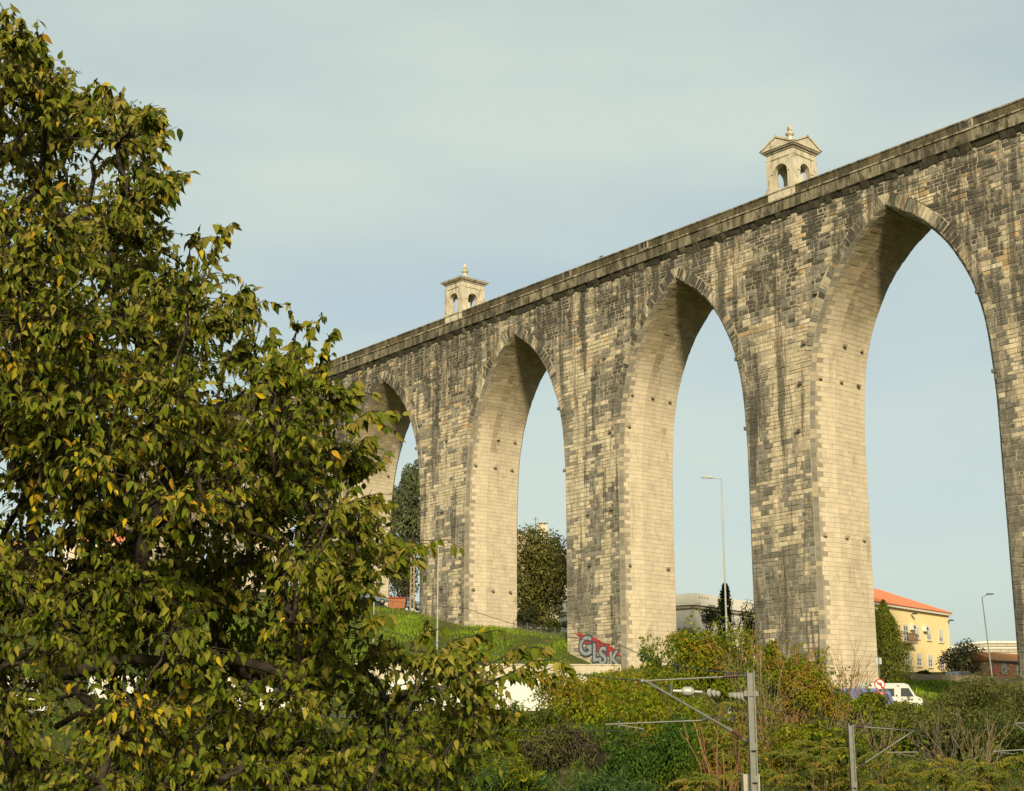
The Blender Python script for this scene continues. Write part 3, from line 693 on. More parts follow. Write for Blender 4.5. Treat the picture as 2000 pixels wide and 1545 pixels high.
for (a, b) in SPR:
    Z = rng.uniform(9.0, 9.9); p0, p1 = at(*a, Z), at(*b, Z+rng.uniform(-.25, .25))
    dd = [np.linalg.norm(p0-nn) for nn in node]; j = int(np.argmin(dd)); tm.tube(curve(node[j], p0, .02, 4), np.linspace(.008, .006, 4), 4)
    nl = int(8+np.linalg.norm(p1-p0)*26); twig(p0, p1, int(nl*1.3), .4, .05, .006, 1.35)
    for _ in range(2):
        t = rng.uniform(.25, .7); q = p0*(1-t)+p1*t; twig(q, q+(p1-p0)*rng.uniform(.3, .5)+rng.normal(size=3)*.08, 9, .35, .05, .004, 1.3)
for (a, b) in (((-60, 830), (430, 880)), ((160, 1110), (300, 830)), ((300, 1030), (480, 760)), ((500, 860), (490, 690)), ((330, 1030), (560, 1070)), ((110, 1420), (430, 1400)), ((0, 1400), (210, 1380)), ((150, 480), (215, 260)), ((110, 520), (130, 330))):
    tm.tube(curve(at(*a, 9.6), at(*b, 9.3), .08, 7, .02), np.linspace(.022, .008, 7), 6)
tm.build('trunk', M['bark'], tree, smooth=True, colour=False)
LP, LA, LN, LL, LC = (np.array(q) for q in (LP, LA, LN, LL, LC))
scr = np.array([proj(p)[:3] for p in LP]); vis = (scr[:, 0] > 5)&(scr[:, 0] < 1995)&(scr[:, 1] > 5)&(scr[:, 1] < 1535)
size = np.where(vis, LL/scr[:, 2], 0); order = np.argsort(-size); sel = np.zeros(len(LP), bool); sel[order[:300]] = True
WD = LL*rng.uniform(.44, .60, len(LL))
crown = link('crown', leaf_mesh('crown', [leaves(LP[~sel], LA[~sel], LN[~sel], LL[~sel], WD[~sel], LC[~sel], OV_T, OV_F)], M['leaf'], True), tree); tag(crown, kind='stuff')
for i in np.where(sel)[0]:
    o = link('leaf', leaf_mesh('leaf', [leaves(np.zeros((1, 3)), LA[i:i+1], LN[i:i+1], LL[i:i+1], WD[i:i+1], LC[i:i+1], OV_T, OV_F)], M['leaf'], True), crown); o.location = Vector(LP[i])
print('foreground leaves', len(LP))

# ------------------------------------------------------------------ shrubs, trees, grass
def blob(ctr, R, n, lobes, pal, leaf, droop=.3, pal2=None, shell=.72, lrs=(.26, .52), T=DI_T, F=DI_F, asp=.55, tint=.6):
    """leaf cloud: leaves on the outer shells of uneven lobes inside an ellipsoid of radii R"""
    ctr = np.asarray(ctr, float); R = np.asarray(R, float)
    lc = rdir(lobes)*rng.uniform(.25, .78, (lobes, 1)); lc[:, 2] = lc[:, 2]*.85
    lr = rng.uniform(*lrs, lobes); w_ = lr**2; k = rng.choice(lobes, n, p=w_/w_.sum())
    d = rdir(n); rr = lr[k]*rng.uniform(shell, 1.08, n)**1.0
    q = lc[k]+d*rr[:, None]; P = ctr+q*R
    N = d*.9+rng.normal(size=(n, 3))*.55; N[:, 2] += .25
    A = np.cross(N, rdir(n)); A[:, 2] -= droop*1.6
    col = pick(pal, n)
    if pal2 is not None:
        s = np.array([vnoise(*(c_*.55), z=0) if False else mnoise.noise(Vector(c_*.6)) for c_ in P]); mk = (s+rng.normal(size=n)*.2) > .27; col[mk] = pick(pal2, int(mk.sum()))
    ln = leaf*rng.uniform(.5, 1.45, n)
    return leaves(P, A, N, ln, ln*asp, col, T, F), (ctr+lc*R)
YG = [(.15, .175, .008), (.12, .16, .008), (.20, .19, .010), (.09, .125, .008)]; ORN = [(.25, .18, .015), (.19, .155, .015), (.23, .135, .02)]
BG = [(.05, .10, .012), (.07, .13, .015), (.04, .075, .012)]; BLU = [(.055, .10, .025), (.075, .12, .035), (.04, .075, .02)]; PUR = [(.085, .062, .045), (.07, .055, .04), (.055, .05, .03)]
OLV = [(.115, .12, .032), (.09, .10, .025), (.14, .14, .04)]; DKG = [(.045, .065, .012), (.06, .08, .014), (.075, .095, .018)]
def shrub(name, label, px, py, Z, rx, ry, n, pal, leaf, pal2=None, lobes=14, cat='shrub', group=None, droop=.3, stems=6, T=DI_T, F=DI_F, asp=.55, rd=None, stemcol=(.09, .065, .04)):
    n = int(n*1.9); leaf *= 1.1; c = at(px, py, Z); k = Z/FPX*1.3; R = np.array([rx*k, (rd or rx)*k, ry*k])
    part, lc = blob(c, R, n, int(lobes*1.7), pal, leaf, droop, pal2, T=T, F=F, asp=asp, lrs=(.15, .40), shell=.5)
    sh = MB(); sP, sA, sN = [], [], []
    for i in range(int(10+rx*.14)):
        q0 = lc[rng.integers(len(lc))]; dr = rdir(1)[0]*.8+np.array([0, -.2, .75]); q1 = q0+dr/np.linalg.norm(dr)*R[2]*rng.uniform(.5, .95); S = curve(q0, q1, .1*R[2], 8, .02*R[2]); sh.tube(S, np.linspace(.014, .006, 8), 3, col=stemcol, cap=False)
        for q in S[2:]:
            for _ in range(3): sP.append(q+rng.normal(size=3)*.03*R[2]); sA.append(rdir(1)[0]*.8+np.array([0, 0, -.5])); sN.append(rdir(1)[0]+np.array([0, -.5, .6]))
    sl = leaf*rng.uniform(.8, 1.6, len(sP)); part2 = leaves(np.array(sP), np.array(sA), np.array(sN), sl, sl*asp, pick(pal if rng.random() < .6 or pal2 is None else pal2, len(sP)), T, F)
    base = np.array([c[0], c[1]+.2*R[1], 0]); base[2] = H(base[0], base[1])-.1
    e = empty(name, base, label, cat, group)
    link('foliage' if cat == 'shrub' else 'crown', leaf_mesh('foliage', [part, part2], M['leaf2']), e)
    tag(sh.build('shoots', M['twig'], e), kind='stuff')
    m = MB()
    for i in range(min(stems, len(lc))):
        b0 = base+np.array([rng.normal()*.25*R[0]*.3, rng.normal()*.2, 0]); m.tube(curve(b0, lc[i], 0, 5, .05*R[2]), np.linspace(.05, .015, 5)*max(.6, R[2]/2), 5, col=stemcol)
    m.build('stems', M['twig'], e)
    return e
def twigs(name, label, px, py, Z, h, spread, n, cols, group=None, rt=.022, lean=0., fork=3):
    b = at(px, py, Z); z0 = H(b[0], b[1])-.1; e = empty(name, (b[0], b[1], z0), label, 'shrub', group); m = MB()
    hpx = h*Z/FPX; b[2] = z0; topz = at(px, py, Z)[2]+hpx
    for i in range(n):
        a = rng.normal(); p0 = b+np.array([rng.normal()*.35, rng.normal()*.3, 0])
        p1 = np.array([b[0]+a*spread*Z/FPX+lean, b[1]+rng.normal()*spread*.5*Z/FPX, z0+(topz-z0)*rng.uniform(.6, 1.05)])
        P = curve(p0, p1, .0, 7, .06); c = np.array(cols[rng.integers(len(cols))])*rng.uniform(.7, 1.2); m.tube(P, np.linspace(rt, rt*.35, 7), 4, col=c)
        for _ in range(fork):
            k = rng.integers(2, 6); d = (P[k]-P[k-1])/np.linalg.norm(P[k]-P[k-1])+rng.normal(size=3)*.45; d[2] = abs(d[2])
            m.tube(curve(P[k], P[k]+d*rng.uniform(.4, 1.1)*hpx*.35, 0, 4, .03), np.linspace(rt*.5, rt*.22, 4), 4, col=c)
    m.build('bare_stems', M['twig'], e)
    return e
# vine covered mounds and scrub on the railway bank
SG = 'scrub bushes on the railway bank'
shrub('vine_mound', 'rounded yellow green vine thicket with orange tips behind the insulated railway mast', 1385, 1295, 78, 84, 72, 8000, YG, .17, ORN, 18, droop=.5)
shrub('vine_column', 'narrow upright post smothered in green vine against the pier reveal', 1272, 1310, 84, 26, 48, 1500, YG, .15, BG, 8, droop=.7)
shrub('vine_mound', 'low vine thicket spilling below the pale retaining wall', 1180, 1372, 74, 112, 56, 7500, YG, .16, ORN, 20, droop=.5)
shrub('vine_mound', 'wide vine thicket hanging under the diagonal cantilever tube', 1265, 1405, 62, 120, 90, 8500, YG, .14, ORN, 26, droop=.8)
shrub('creeper_curtain', 'bright green creeper hanging in a curtain beside the mast foot', 1325, 1475, 50, 70, 90, 5200, BG, .10, YG, 14, droop=1.)
shrub('creeper_curtain', 'dense dark green creeper above the feathery blue green bush', 1205, 1475, 52, 75, 75, 4600, BG, .11, DKG, 14, droop=1.)
shrub('acacia_bush', 'feathery blue green bush under the purple brown one', 1000, 1535, 36, 95, 44, 2000, BLU, .17, YG, 14, asp=.2, droop=.2)
shrub('acacia_bush', 'feathery blue green bush under the bright creeper curtain', 1175, 1542, 35, 90, 36, 1900, BLU, .17, BG, 14, asp=.2, droop=.2)
shrub('purple_bush', 'brownish purple feathery bush between green vines', 1100, 1468, 42, 75, 46, 2400, PUR, .18, OLV, 14, asp=.2, droop=.2)
shrub('vine_mound', 'vine thicket right under the overhanging tree boughs', 1030, 1430, 58, 70, 60, 3200, YG, .14, DKG, 14, droop=.5)
shrub('vine_mound', 'shaded thicket at the foot of the large leafy tree', 900, 1500, 50, 120, 70, 4200, DKG, .13, YG, 16, droop=.5)
shrub('vine_tuft', 'small green tuft on bare stems in front of the pier face', 1507, 1275, 92, 22, 24, 750, YG, .17, None, 6)
shrub('vine_mound', 'orange green thicket against the foot of the sunlit pier', 1562, 1322, 88, 48, 52, 2600, YG, .17, ORN, 12, droop=.4)
shrub('scrub_bush', 'rusty scrub between the insulated mast and the white van', 1570, 1366, 76, 76, 62, 6000, ORN, .14, YG, 14)
shrub('scrub_bush', 'low green scrub hiding the wheels of the blue van', 1665, 1386, 86, 62, 36, 4400, YG, .16, DKG, 14)
shrub('olive_bush', 'grey green bush beside the white van on the grassy bank', 1845, 1398, 86, 62, 38, 3400, OLV, .15, YG, 12, asp=.35)
shrub('scrub_bush', 'low scrub in front of the white van by the traffic sign', 1745, 1394, 92, 66, 26, 3200, YG, .16, OLV, 10)
shrub('olive_bush', 'tall grey green bush below the leaning street lamp', 1905, 1365, 86, 62, 58, 4200, OLV, .15, None, 14, asp=.35)
shrub('olive_bush', 'grey green bush against the foot of the pier by the pink house', 1985, 1385, 82, 62, 62, 3600, OLV, .15, DKG, 14, asp=.35)
shrub('scrub_bush', 'dark green scrub behind the smaller railway mast', 1745, 1440, 68, 75, 44, 3400, DKG, .14, YG, 14)
shrub('scrub_bush', 'dark scrub under the tall grey green bush', 1875, 1440, 66, 95, 55, 4600, OLV, .14, DKG, 16)
shrub('scrub_bush', 'dark scrub behind the right hand cantilever arms', 1990, 1455, 62, 70, 60, 3400, DKG, .13, OLV, 14)
shrub('scrub_bush', 'tangled scrub right of the insulated mast foot', 1560, 1460, 56, 95, 55, 4200, YG, .13, ORN, 14)
shrub('scrub_bush', 'tangled scrub left of the smaller mast foot', 1640, 1475, 54, 70, 55, 3400, YG, .13, DKG, 12)
shrub('scrub_bush', 'tangled scrub behind the mast foundation', 1430, 1480, 52, 80, 75, 4800, YG, .12, ORN, 16)
shrub('vine_mound', 'green bramble heap behind the insulators of the larger mast', 1455, 1360, 70, 62, 60, 5000, YG, .15, BG, 14, droop=.6)
shrub('vine_mound', 'tall green bramble climbing the shaded foot of the pier', 1520, 1322, 90, 44, 48, 3400, YG, .16, ORN, 12, droop=.6)
shrub('vine_mound', 'green bramble heap hiding the rear of the blue van', 1625, 1392, 88, 50, 36, 3200, YG, .16, BG, 12, droop=.5)
shrub('vine_mound', 'green bramble under the narrow vine column', 1300, 1345, 76, 62, 42, 4200, YG, .15, BG, 14, droop=.6)
shrub('vine_mound', 'bright bramble in front of the olive bushes by the smaller mast', 1800, 1425, 74, 66, 34, 3600, YG, .15, OLV, 12, droop=.5)
shrub('vine_mound', 'bright bramble right of the bare grey stems', 1925, 1425, 70, 70, 36, 3600, BG, .15, OLV, 12, droop=.5)
# tree of heaven saplings: arching pinnate leaves
def sapling(label, px, py, Z, n, w_, h_):
    b = at(px, py, Z); z0 = H(b[0], b[1])-.1; e = empty('ailanthus_sapling', (b[0], b[1], z0), label, 'shrub', 'arching saplings at the foot of the bank'); m = MB(); P_, A_, N_, L_, C_ = [], [], [], [], []
    k = Z/FPX
    for i in range(n):
        c = b+np.array([rng.normal()*w_*k*.55, rng.normal()*w_*k*.4, rng.uniform(-1, .8)*h_*k]); base = np.array([c[0]*.9+b[0]*.1, c[1], z0])
        m.tube(curve(base, c, 0, 5, .04), np.linspace(.03, .01, 5), 4, col=(.14, .10, .05))
        for _ in range(6):
            d = rdir(1)[0]; d[2] = abs(d[2])*.5; ln = rng.uniform(.45, .75); tip = c+d*ln+np.array([0, 0, -.25*ln]); S = curve(c, tip, .16*ln, 8); m.tube(S, .006, 3, col=(.20, .17, .05), cap=False)
            sd_ = np.cross(d, (0, 0, 1)); sd_ /= np.linalg.norm(sd_)+1e-9; yc = np.array([(.16, .16, .015), (.11, .135, .015), (.21, .16, .02), (.08, .11, .012)][rng.integers(4)])
            for j in range(1, 8):
                for s in (-1, 1):
                    P_.append(S[j]); A_.append(sd_*s*.8+d*.4+np.array([0, 0, -.7])); N_.append(np.array([0, -.4, 1.])+rng.normal(size=3)*.3); L_.append(rng.uniform(.10, .16)); C_.append(yc*rng.uniform(.75, 1.2))
    P_, A_, N_, L_, C_ = (np.array(q) for q in (P_, A_, N_, L_, C_))
    link('foliage', leaf_mesh('foliage', [leaves(P_, A_, N_, L_, L_*.36, C_, DI_T, DI_F)], M['leaf2']), e); m.build('stems', M['twig'], e)
for lb, px, py, Z, n, w_, h_ in (('arching yellow green sapling beside the mast foundation', 1555, 1510, 44, 22, 75, 45), ('arching yellow green sapling between the two railway masts', 1615, 1490, 46, 22, 60, 50),
                          ('arching yellow green sapling at the smaller mast foot', 1735, 1510, 45, 24, 75, 42), ('arching yellow green sapling below the bare grey twigs', 1850, 1515, 43, 26, 85, 40),
                          ('arching yellow green sapling under the right hand cantilever arms', 1955, 1510, 42, 22, 70, 42), ('arching sapling climbing past the insulator of the larger mast', 1440, 1420, 46, 14, 40, 55),
                          ('arching sapling at the foot of the creeper curtain', 1370, 1525, 42, 14, 50, 30)):
    sapling(lb, px, py, Z, n, w_, h_)
TANS = [(.20, .15, .08), (.15, .115, .065), (.23, .17, .10)]; REDS = [(.24, .10, .05), (.19, .095, .05), (.28, .15, .08)]; GREYS = [(.11, .09, .065), (.14, .115, .085)]
for lb, px, py, Z, h, sp, n, cl, ln in (('spray of bare tan stems rising beside the larger mast', 1490, 1430, 62, 150, 40, 26, TANS, 0), ('thicket of reddish bare stems right of the larger mast', 1530, 1440, 58, 90, 45, 26, REDS, 0),
        ('spray of bare twigs across the sunlit pier foot', 1660, 1360, 92, 100, 40, 30, REDS, 0), ('bare pale stems leaning behind the blue van scrub', 1605, 1440, 62, 70, 60, 28, TANS, .6),
        ('bare grey stems below the tall grey green bush', 1845, 1460, 58, 75, 45, 20, GREYS, 0), ('bare pale stems under the right hand cantilever arms', 1915, 1460, 56, 65, 50, 18, TANS, 0),
        ('bare stems over the orange tipped vine thicket', 1440, 1330, 76, 120, 50, 20, TANS, 0), ('few reddish stems at the mast foundation', 1405, 1500, 45, 100, 35, 18, REDS, 0), ('bare twigs rising from the vines in front of the shaded pier', 1545, 1300, 86, 60, 45, 22, REDS, 0),
        ('thin dry stems behind the smaller mast arm', 1715, 1440, 62, 60, 50, 22, TANS, 0)):
    twigs('bare_shrub', lb, px, py, Z, h, sp, n, cl, lean=ln)
# undergrowth that nobody could count, over the whole bank
n = 42000; X = rng.uniform(-30, 62, n); Y = rng.uniform(39, 91, n); Zt = hgt(X, Y); hgt_ = np.abs(rng.normal(size=n))*.55
cl = np.array([mnoise.noise(Vector((a*.25, b*.25, 1.))) for a, b in zip(X, Y)])
col = np.where((cl > .05)[:, None], pick(YG+DKG, n), pick(OLV+ORN[:1]+DKG, n)); lv = leaves(np.stack([X, Y, Zt+hgt_*(1+cl)], 1), rdir(n)+np.array([0, 0, .3]), rdir(n)+np.array([0, -.3, .6]), rng.uniform(.14, .3, n), rng.uniform(.07, .16, n), col, DI_T, DI_F)
tag(link('undergrowth', leaf_mesh('undergrowth', [lv], M['leaf2'])), 'low leafy undergrowth covering the railway bank', 'undergrowth', kind='stuff')
# grass
def grass(name, label, n, fx, h0, h1, pal):
    X, Y = fx(n); Zt = hgt(X, Y); n = len(X)
    ax = np.stack([rng.normal(size=n)*.35, rng.normal(size=n)*.35, np.ones(n)], 1); nm_ = np.stack([rng.normal(size=n), -np.ones(n), np.full(n, .5)], 1)
    pn = np.array([mnoise.noise(Vector((a*.22, b*.22, 3.)))+.5*mnoise.noise(Vector((a*.7, b*.7, 8.))) for a, b in zip(X, Y)])
    ln = rng.uniform(h0, h1, n)*(1+.9*pn).clip(.35, 2.2); cc = pick(pal, n, .3); dry = pn+rng.normal(size=n)*.12 < -.22; cc[dry] = pick([(.20, .17, .06), (.15, .14, .05)], int(dry.sum())); cc *= (1+.35*pn)[:, None].clip(.6, 1.4)
    lv = leaves(np.stack([X, Y, Zt-.03], 1), ax, nm_, ln, ln*.22, cc, DI_T, DI_F)
    tag(link(name, leaf_mesh(name, [lv], M['grass'])), label, 'grass', kind='stuff')
GRS = [(.14, .22, .012), (.17, .24, .015), (.11, .18, .012), (.20, .23, .03)]
grass('grass', 'bright green grass on the slope below the aqueduct', 52000, lambda n: (rng.uniform(-32, 13, n), rng.uniform(128, 162, n)), .12, .38, GRS)
grass('grass', 'bright green grass on the bank between the piers and the yellow house', 26000, lambda n: (rng.uniform(24, 56, n), rng.uniform(104, 148, n)), .12, .4, GRS)
grass('grass', 'patchy verge grass along the service road', 16000, lambda n: (rng.uniform(-45, 40, n), rng.uniform(101, 128, n)), .12, .35, [(.09, .12, .015), (.07, .09, .015), (.12, .12, .03)])
# background trees
def bgtree(name, label, px, py, Z, rx, ry, n, pal, leaf, lobes, base_py=None, pal2=None, limbs=9, asp=.5, droop=.3, tr=.3, lrs=(.26, .52)):
    c = at(px, py, Z); k = Z/FPX; R = np.array([rx*k, rx*k, ry*k]); part, lc = blob(c, R, n, lobes, pal, leaf, droop, pal2, asp=asp, lrs=lrs)
    b = np.array([c[0], c[1], H(c[0], c[1])-.1]); e = empty(name, b, label, 'tree'); link('crown', leaf_mesh('crown', [part], M['leaf2']), e); m = MB()
    mid = b*.55+c*.45; m.tube(curve(b, mid, 0, 5, .05), np.linspace(tr, tr*.7, 5), 8)
    for i in range(min(limbs, len(lc))): m.tube(curve(mid, lc[i], .2, 6, .12), np.linspace(tr*.5, tr*.1, 6), 6)
    m.build('trunk', M['bark'], e, colour=False); return e
bgtree('holm_oak', 'dense dark olive tree standing between two piers in front of the chimney house', 1058, 1138, 163, 96, 138, 15000, [(.125, .125, .03), (.10, .105, .025), (.15, .14, .035)], .36, 48, limbs=30, tr=.35, lrs=(.18, .36))
bgtree('small_bush_tree', 'low dark bush beside the wire fence between two piers', 1030, 1205, 158, 40, 28, 2400, [(.05, .055, .02), (.035, .045, .016)], .26, 10, tr=.12)
bgtree('leafy_shrub', 'small green shrub behind the wire fence near the lettered pier', 1085, 1222, 156, 30, 22, 1800, DKG, .24, 8, tr=.1)
bgtree('eucalyptus', 'tall airy grey green tree seen through the leftmost open arch', 802, 985, 245, 60, 128, 9000, [(.10, .115, .05), (.08, .095, .045), (.13, .14, .065)], .7, 46, limbs=40, asp=.38, droop=.8, tr=.22, lrs=(.12, .26))
bgtree('eucalyptus', 'dark leaning tree beside the timber pole under the leftmost open arch', 788, 1110, 240, 40, 85, 4200, [(.075, .085, .035), (.09, .095, .04)], .55, 22, limbs=10, asp=.35, droop=.6)
bgtree('small_tree', 'pale green wispy tree in front of the white building', 1385, 1205, 176, 34, 30, 1700, [(.085, .092, .04), (.065, .075, .032)], .26, 12, asp=.35, tr=.14)
bgtree('small_tree', 'grey green tree half hidden behind the pier by the white building', 1464, 1228, 172, 32, 62, 3000, [(.065, .075, .028), (.045, .055, .022)], .28, 16, asp=.4)
bgtree('small_tree', 'scrubby green bush at the foot of the white building', 1335, 1250, 172, 34, 28, 1800, [(.085, .09, .03), (.10, .10, .035)], .26, 10, tr=.1)
bgtree('round_tree', 'round grey olive tree right of the yellow house', 1885, 1290, 163, 62, 44, 6500, [(.12, .105, .05), (.10, .09, .042), (.14, .12, .06)], .25, 18, tr=.18)
bgtree('hedge_bush', 'trimmed dark hedge at the foot of the yellow house', 1810, 1313, 168, 16, 5, 700, DKG, .2, 6, tr=.05)
bgtree('wall_bush', 'green bush overhanging the rubble wall by the pier', 1762, 1325, 146, 26, 14, 1500, [(.06, .085, .018), (.09, .10, .03)], .24, 8, tr=.08)
def spire(name, label, px, ytop, ybot, Z, rpx, n, pal, leaf, lean=0, bulge=.75):
    k = Z/FPX; a = at(px, ybot, Z); b = at(px+lean, ytop, Z); t = rng.random(n)**.8; R = rpx*k*np.minimum(1, (1-t)*1.6)**bulge*(.78+.5*np.array([vnoise(q*11, px*.1, c_) for q, c_ in zip(t, rng.uniform(0, 2, n))]))
    an = rng.uniform(0, 6.283, n); rr = R*rng.uniform(.55, 1.08, n); P = a+(b-a)*t[:, None]+np.stack([np.cos(an)*rr, np.sin(an)*rr, np.zeros(n)], 1)
    D = np.stack([np.cos(an), np.sin(an), np.full(n, .4)], 1); ln = leaf*rng.uniform(.7, 1.3, n); z0 = H(a[0], a[1])-.1
    e = empty(name, (a[0], a[1], z0), label, 'tree'); lv = leaves(P, np.stack([np.cos(an)*.5, np.sin(an)*.5, np.ones(n)], 1)+rng.normal(size=(n, 3))*.4, D, ln, ln*.45, pick(pal, n), DI_T, DI_F)
    link('crown', leaf_mesh('crown', [lv], M['leaf2']), e); m = MB(); m.tube([(a[0], a[1], z0), tuple(a), tuple(b*.9+a*.1)], [.22, .16, .03], 7); m.build('trunk', M['bark'], e, colour=False)
spire('cypress', 'slender dark cypress beside the tall lamp post', 1416, 1142, 1275, 150, 20, 3600, [(.05, .062, .016), (.038, .05, .014)], .24, bulge=.45)
spire('ivy_conifer', 'broad green ivy clad conifer leaning against the yellow house', 1731, 1176, 1334, 131, 56, 9500, [(.13, .15, .02), (.105, .125, .018), (.16, .165, .026)], .26, lean=-6, bulge=.95)
spire('ivy_conifer', 'narrow green ivy clad conifer squeezed against the pier edge', 1709, 1195, 1330, 129, 20, 2400, [(.085, .105, .016), (.07, .085, .016)], .26, bulge=.6)

# ------------------------------------------------------------------ buildings
def window(par, P0, g, s0, s1, z0, z1, shutter=.0, sill=True, bars=True, trim=True):
    n = np.array([g[1], -g[0], 0.])
    if np.dot(n, -P0) < 0: n = -n
    def Q(s, z, d): return P0*np.array([1, 1, 0])+g*s+n*d+np.array([0, 0, z])
    def bx(m, a, b, c, d_, e0, e1): m.obox(Q(a, c, e0), g*(b-a), n*(e1-e0), (0, 0, d_-c))
    m = MB(); t = .09
    bx(m, s0, s1, z0, z0+t, -.02, .06); bx(m, s0, s1, z1-t, z1, -.02, .06); bx(m, s0, s0+t, z0+t, z1-t, -.02, .058); bx(m, s1-t, s1, z0+t, z1-t, -.02, .058)
    if bars:
        c = (s0+s1)/2; bx(m, c-.06, c+.06, z0+t, z1-t, -.02, .05)
        for f in (.33, .66): bx(m, s0+t, s1-t, z0+(z1-z0)*f-.04, z0+(z1-z0)*f+.04, -.02, .045)
    w = m.build('window', M['wframe'], par, colour=False)
    m = MB(); bx(m, s0+t*.5, s1-t*.5, z0+t*.5, z1-t*.5, -.05, .02); m.build('pane', M['glass'], w, colour=False)
    if shutter: m = MB(); bx(m, s0+t, s1-t, z1-t-(z1-z0)*shutter, z1-t, .0, .055); m.build('blind', M['shutter'], w, colour=False)
    if trim:
        m = MB(); bx(m, s0-.16, s0-.003, z0-.1, z1+.16, -.02, .075); bx(m, s1+.003, s1+.16, z0-.1, z1+.16, -.02, .075); bx(m, s0-.003, s1+.003, z1+.003, z1+.16, -.02, .074)
        bx(m, s0-.2, s1+.2, z0-.22, z0-.103, -.02, .14); m.build('surround', M['trim'], w, colour=False)
    return w
def block(par, P0, g, length, depth, z0, z1, mtl, name='wall'):
    n = np.array([g[1], -g[0], 0.]); n = -n if np.dot(n, -P0) < 0 else n
    m = MB(); m.obox(P0*np.array([1, 1, 0])+np.array([0, 0, z0]), g*length, -n*depth, (0, 0, z1-z0)); return m.build(name, mtl, par, colour=False), n
# yellow house
A_ = at(1705, 1181, 170); B_ = at(1852, 1203, 186.5); gy = B_-A_; gy[2] = 0; Ly = np.linalg.norm(gy); gy /= Ly
zev = (A_[2]+B_[2])/2; P0 = A_-gy*4; gz = H(B_[0], B_[1])
yh = empty('yellow_house', (B_[0], B_[1], gz), 'two storey yellow house with orange tiled hip roof behind the rubble wall', 'house')
wy, ny = block(yh, P0, gy, Ly+4, 13, gz-1.5, zev, M['yellow']); Lt = Ly+4
m = MB(); q = lambda s, d, z: P0*np.array([1, 1, 0])+gy*s-ny*d+np.array([0, 0, z])
o = .45; V = [q(-o, -o, zev+.3), q(Lt+o, -o, zev+.3), q(Lt+o, 13+o, zev+.3), q(-o, 13+o, zev+.3), q(6, 6.5, zev+3.3), q(Lt-6.5, 6.5, zev+3.3)]
m.add(V, [(0, 1, 5, 4), (1, 2, 5), (2, 3, 4, 5), (3, 0, 4), (3, 2, 1, 0)]); roof = m.build('roof', M['tile'], yh, colour=False)
m = MB()
for i in range(110):                     # barrel tile rolls running down the street side slope
    s = -o+(Lt+2*o)*(i+.5)/110; tt = min(1, max(0, (s+o)/(6+o), 0) if s < 6 else (Lt+o-s)/(6.5+o) if s > Lt-6.5 else 1)
    m.tube([q(s, -o-.02, zev+.33), q(s, -o+(6.5+o)*tt, zev+.33+3.0*tt)], .075, 4)
tag(m.build('tile_roll', M['tile'], roof, colour=False), kind='stuff')
m = MB(); m.obox(q(-o*.8, -o*.8, zev+.003), gy*(Lt+1.6*o), -ny*.9, (0, 0, .29)); m.build('eaves', M['trim'], yh, colour=False)
m = MB(); m.obox(q(Lt-.55, -.06, gz-1.4), gy*.62, -ny*.6, (0, 0, zev-gz+1.39)); m.build('corner_quoin', M['trim'], yh, colour=False)
def sy(px, py): return plane_hit(px, py, P0, gy)
for i, (px, ya, yb, sh) in enumerate(((1768, 1222, 1252, 0), (1790.5, 1226, 1246, .55), (1813, 1229, 1249, .45), (1836.5, 1232, 1253, .5), (1771.5, 1275, 1297, .2), (1794, 1278, 1300, .25), (1816, 1281, 1302, .2), (1839, 1284, 1305, .3), (1742, 1218, 1240, 0), (1746, 1270, 1292, 0))):
    s, z1 = sy(px, ya); _, z0 = sy(px, yb); window(yh, P0, gy, s-.62, s+.62, z0, z1, sh)
s, zb = sy(1769, 1254); m = MB(); m.obox(q(s-1.5, 0, zb-.2), gy*3.0, ny*1.0, (0, 0, .18)); bal = m.build('balcony', M['concrete'], yh, colour=False); m = MB()
for d_ in np.linspace(0, 1, 22): m.tube([q(s-1.45+2.9*d_, -.92, zb), q(s-1.45+2.9*d_, -.92, zb+1.0)], .022, 4)
m.tube([q(s-1.46, -.92, zb+1.0), q(s+1.46, -.92, zb+1.0)], .04, 5)
for e_ in (-1.46, 1.46): m.tube([q(s+e_, -.92, zb+1.), q(s+e_, 0, zb+1.)], .035, 5)
m.build('railing', M['iron'], bal, colour=False)
for px, py in ((1780, 1226), (1805, 1229)):
    s, z = sy(px, py); m = MB(); m.obox(q(s-.5, 0, z-.3), gy*.95, ny*.45, (0, 0, .68)); a = m.build('air_conditioner', M['wframe'], yh, colour=False)
    m = MB(); m.lathe(q(s+.05, -.452, z+.04), [(.24, 0), (.24, .02), (.2, .03)], 14, axis=ny); m.build('fan_grille', M['dsteel'], a, colour=False)
for px, py in ((1779, 1201), (1850, 1214)):
    s, z = sy(px, py); m = MB(); m.tube([q(s, 0, z), q(s, -.5, z+.15)], .04, 5); m.obox(q(s-.25, -.3, z+.05), gy*.5, ny*.5, (0, 0, .16)); m.build('floodlight', M['dsteel'], yh, colour=False)
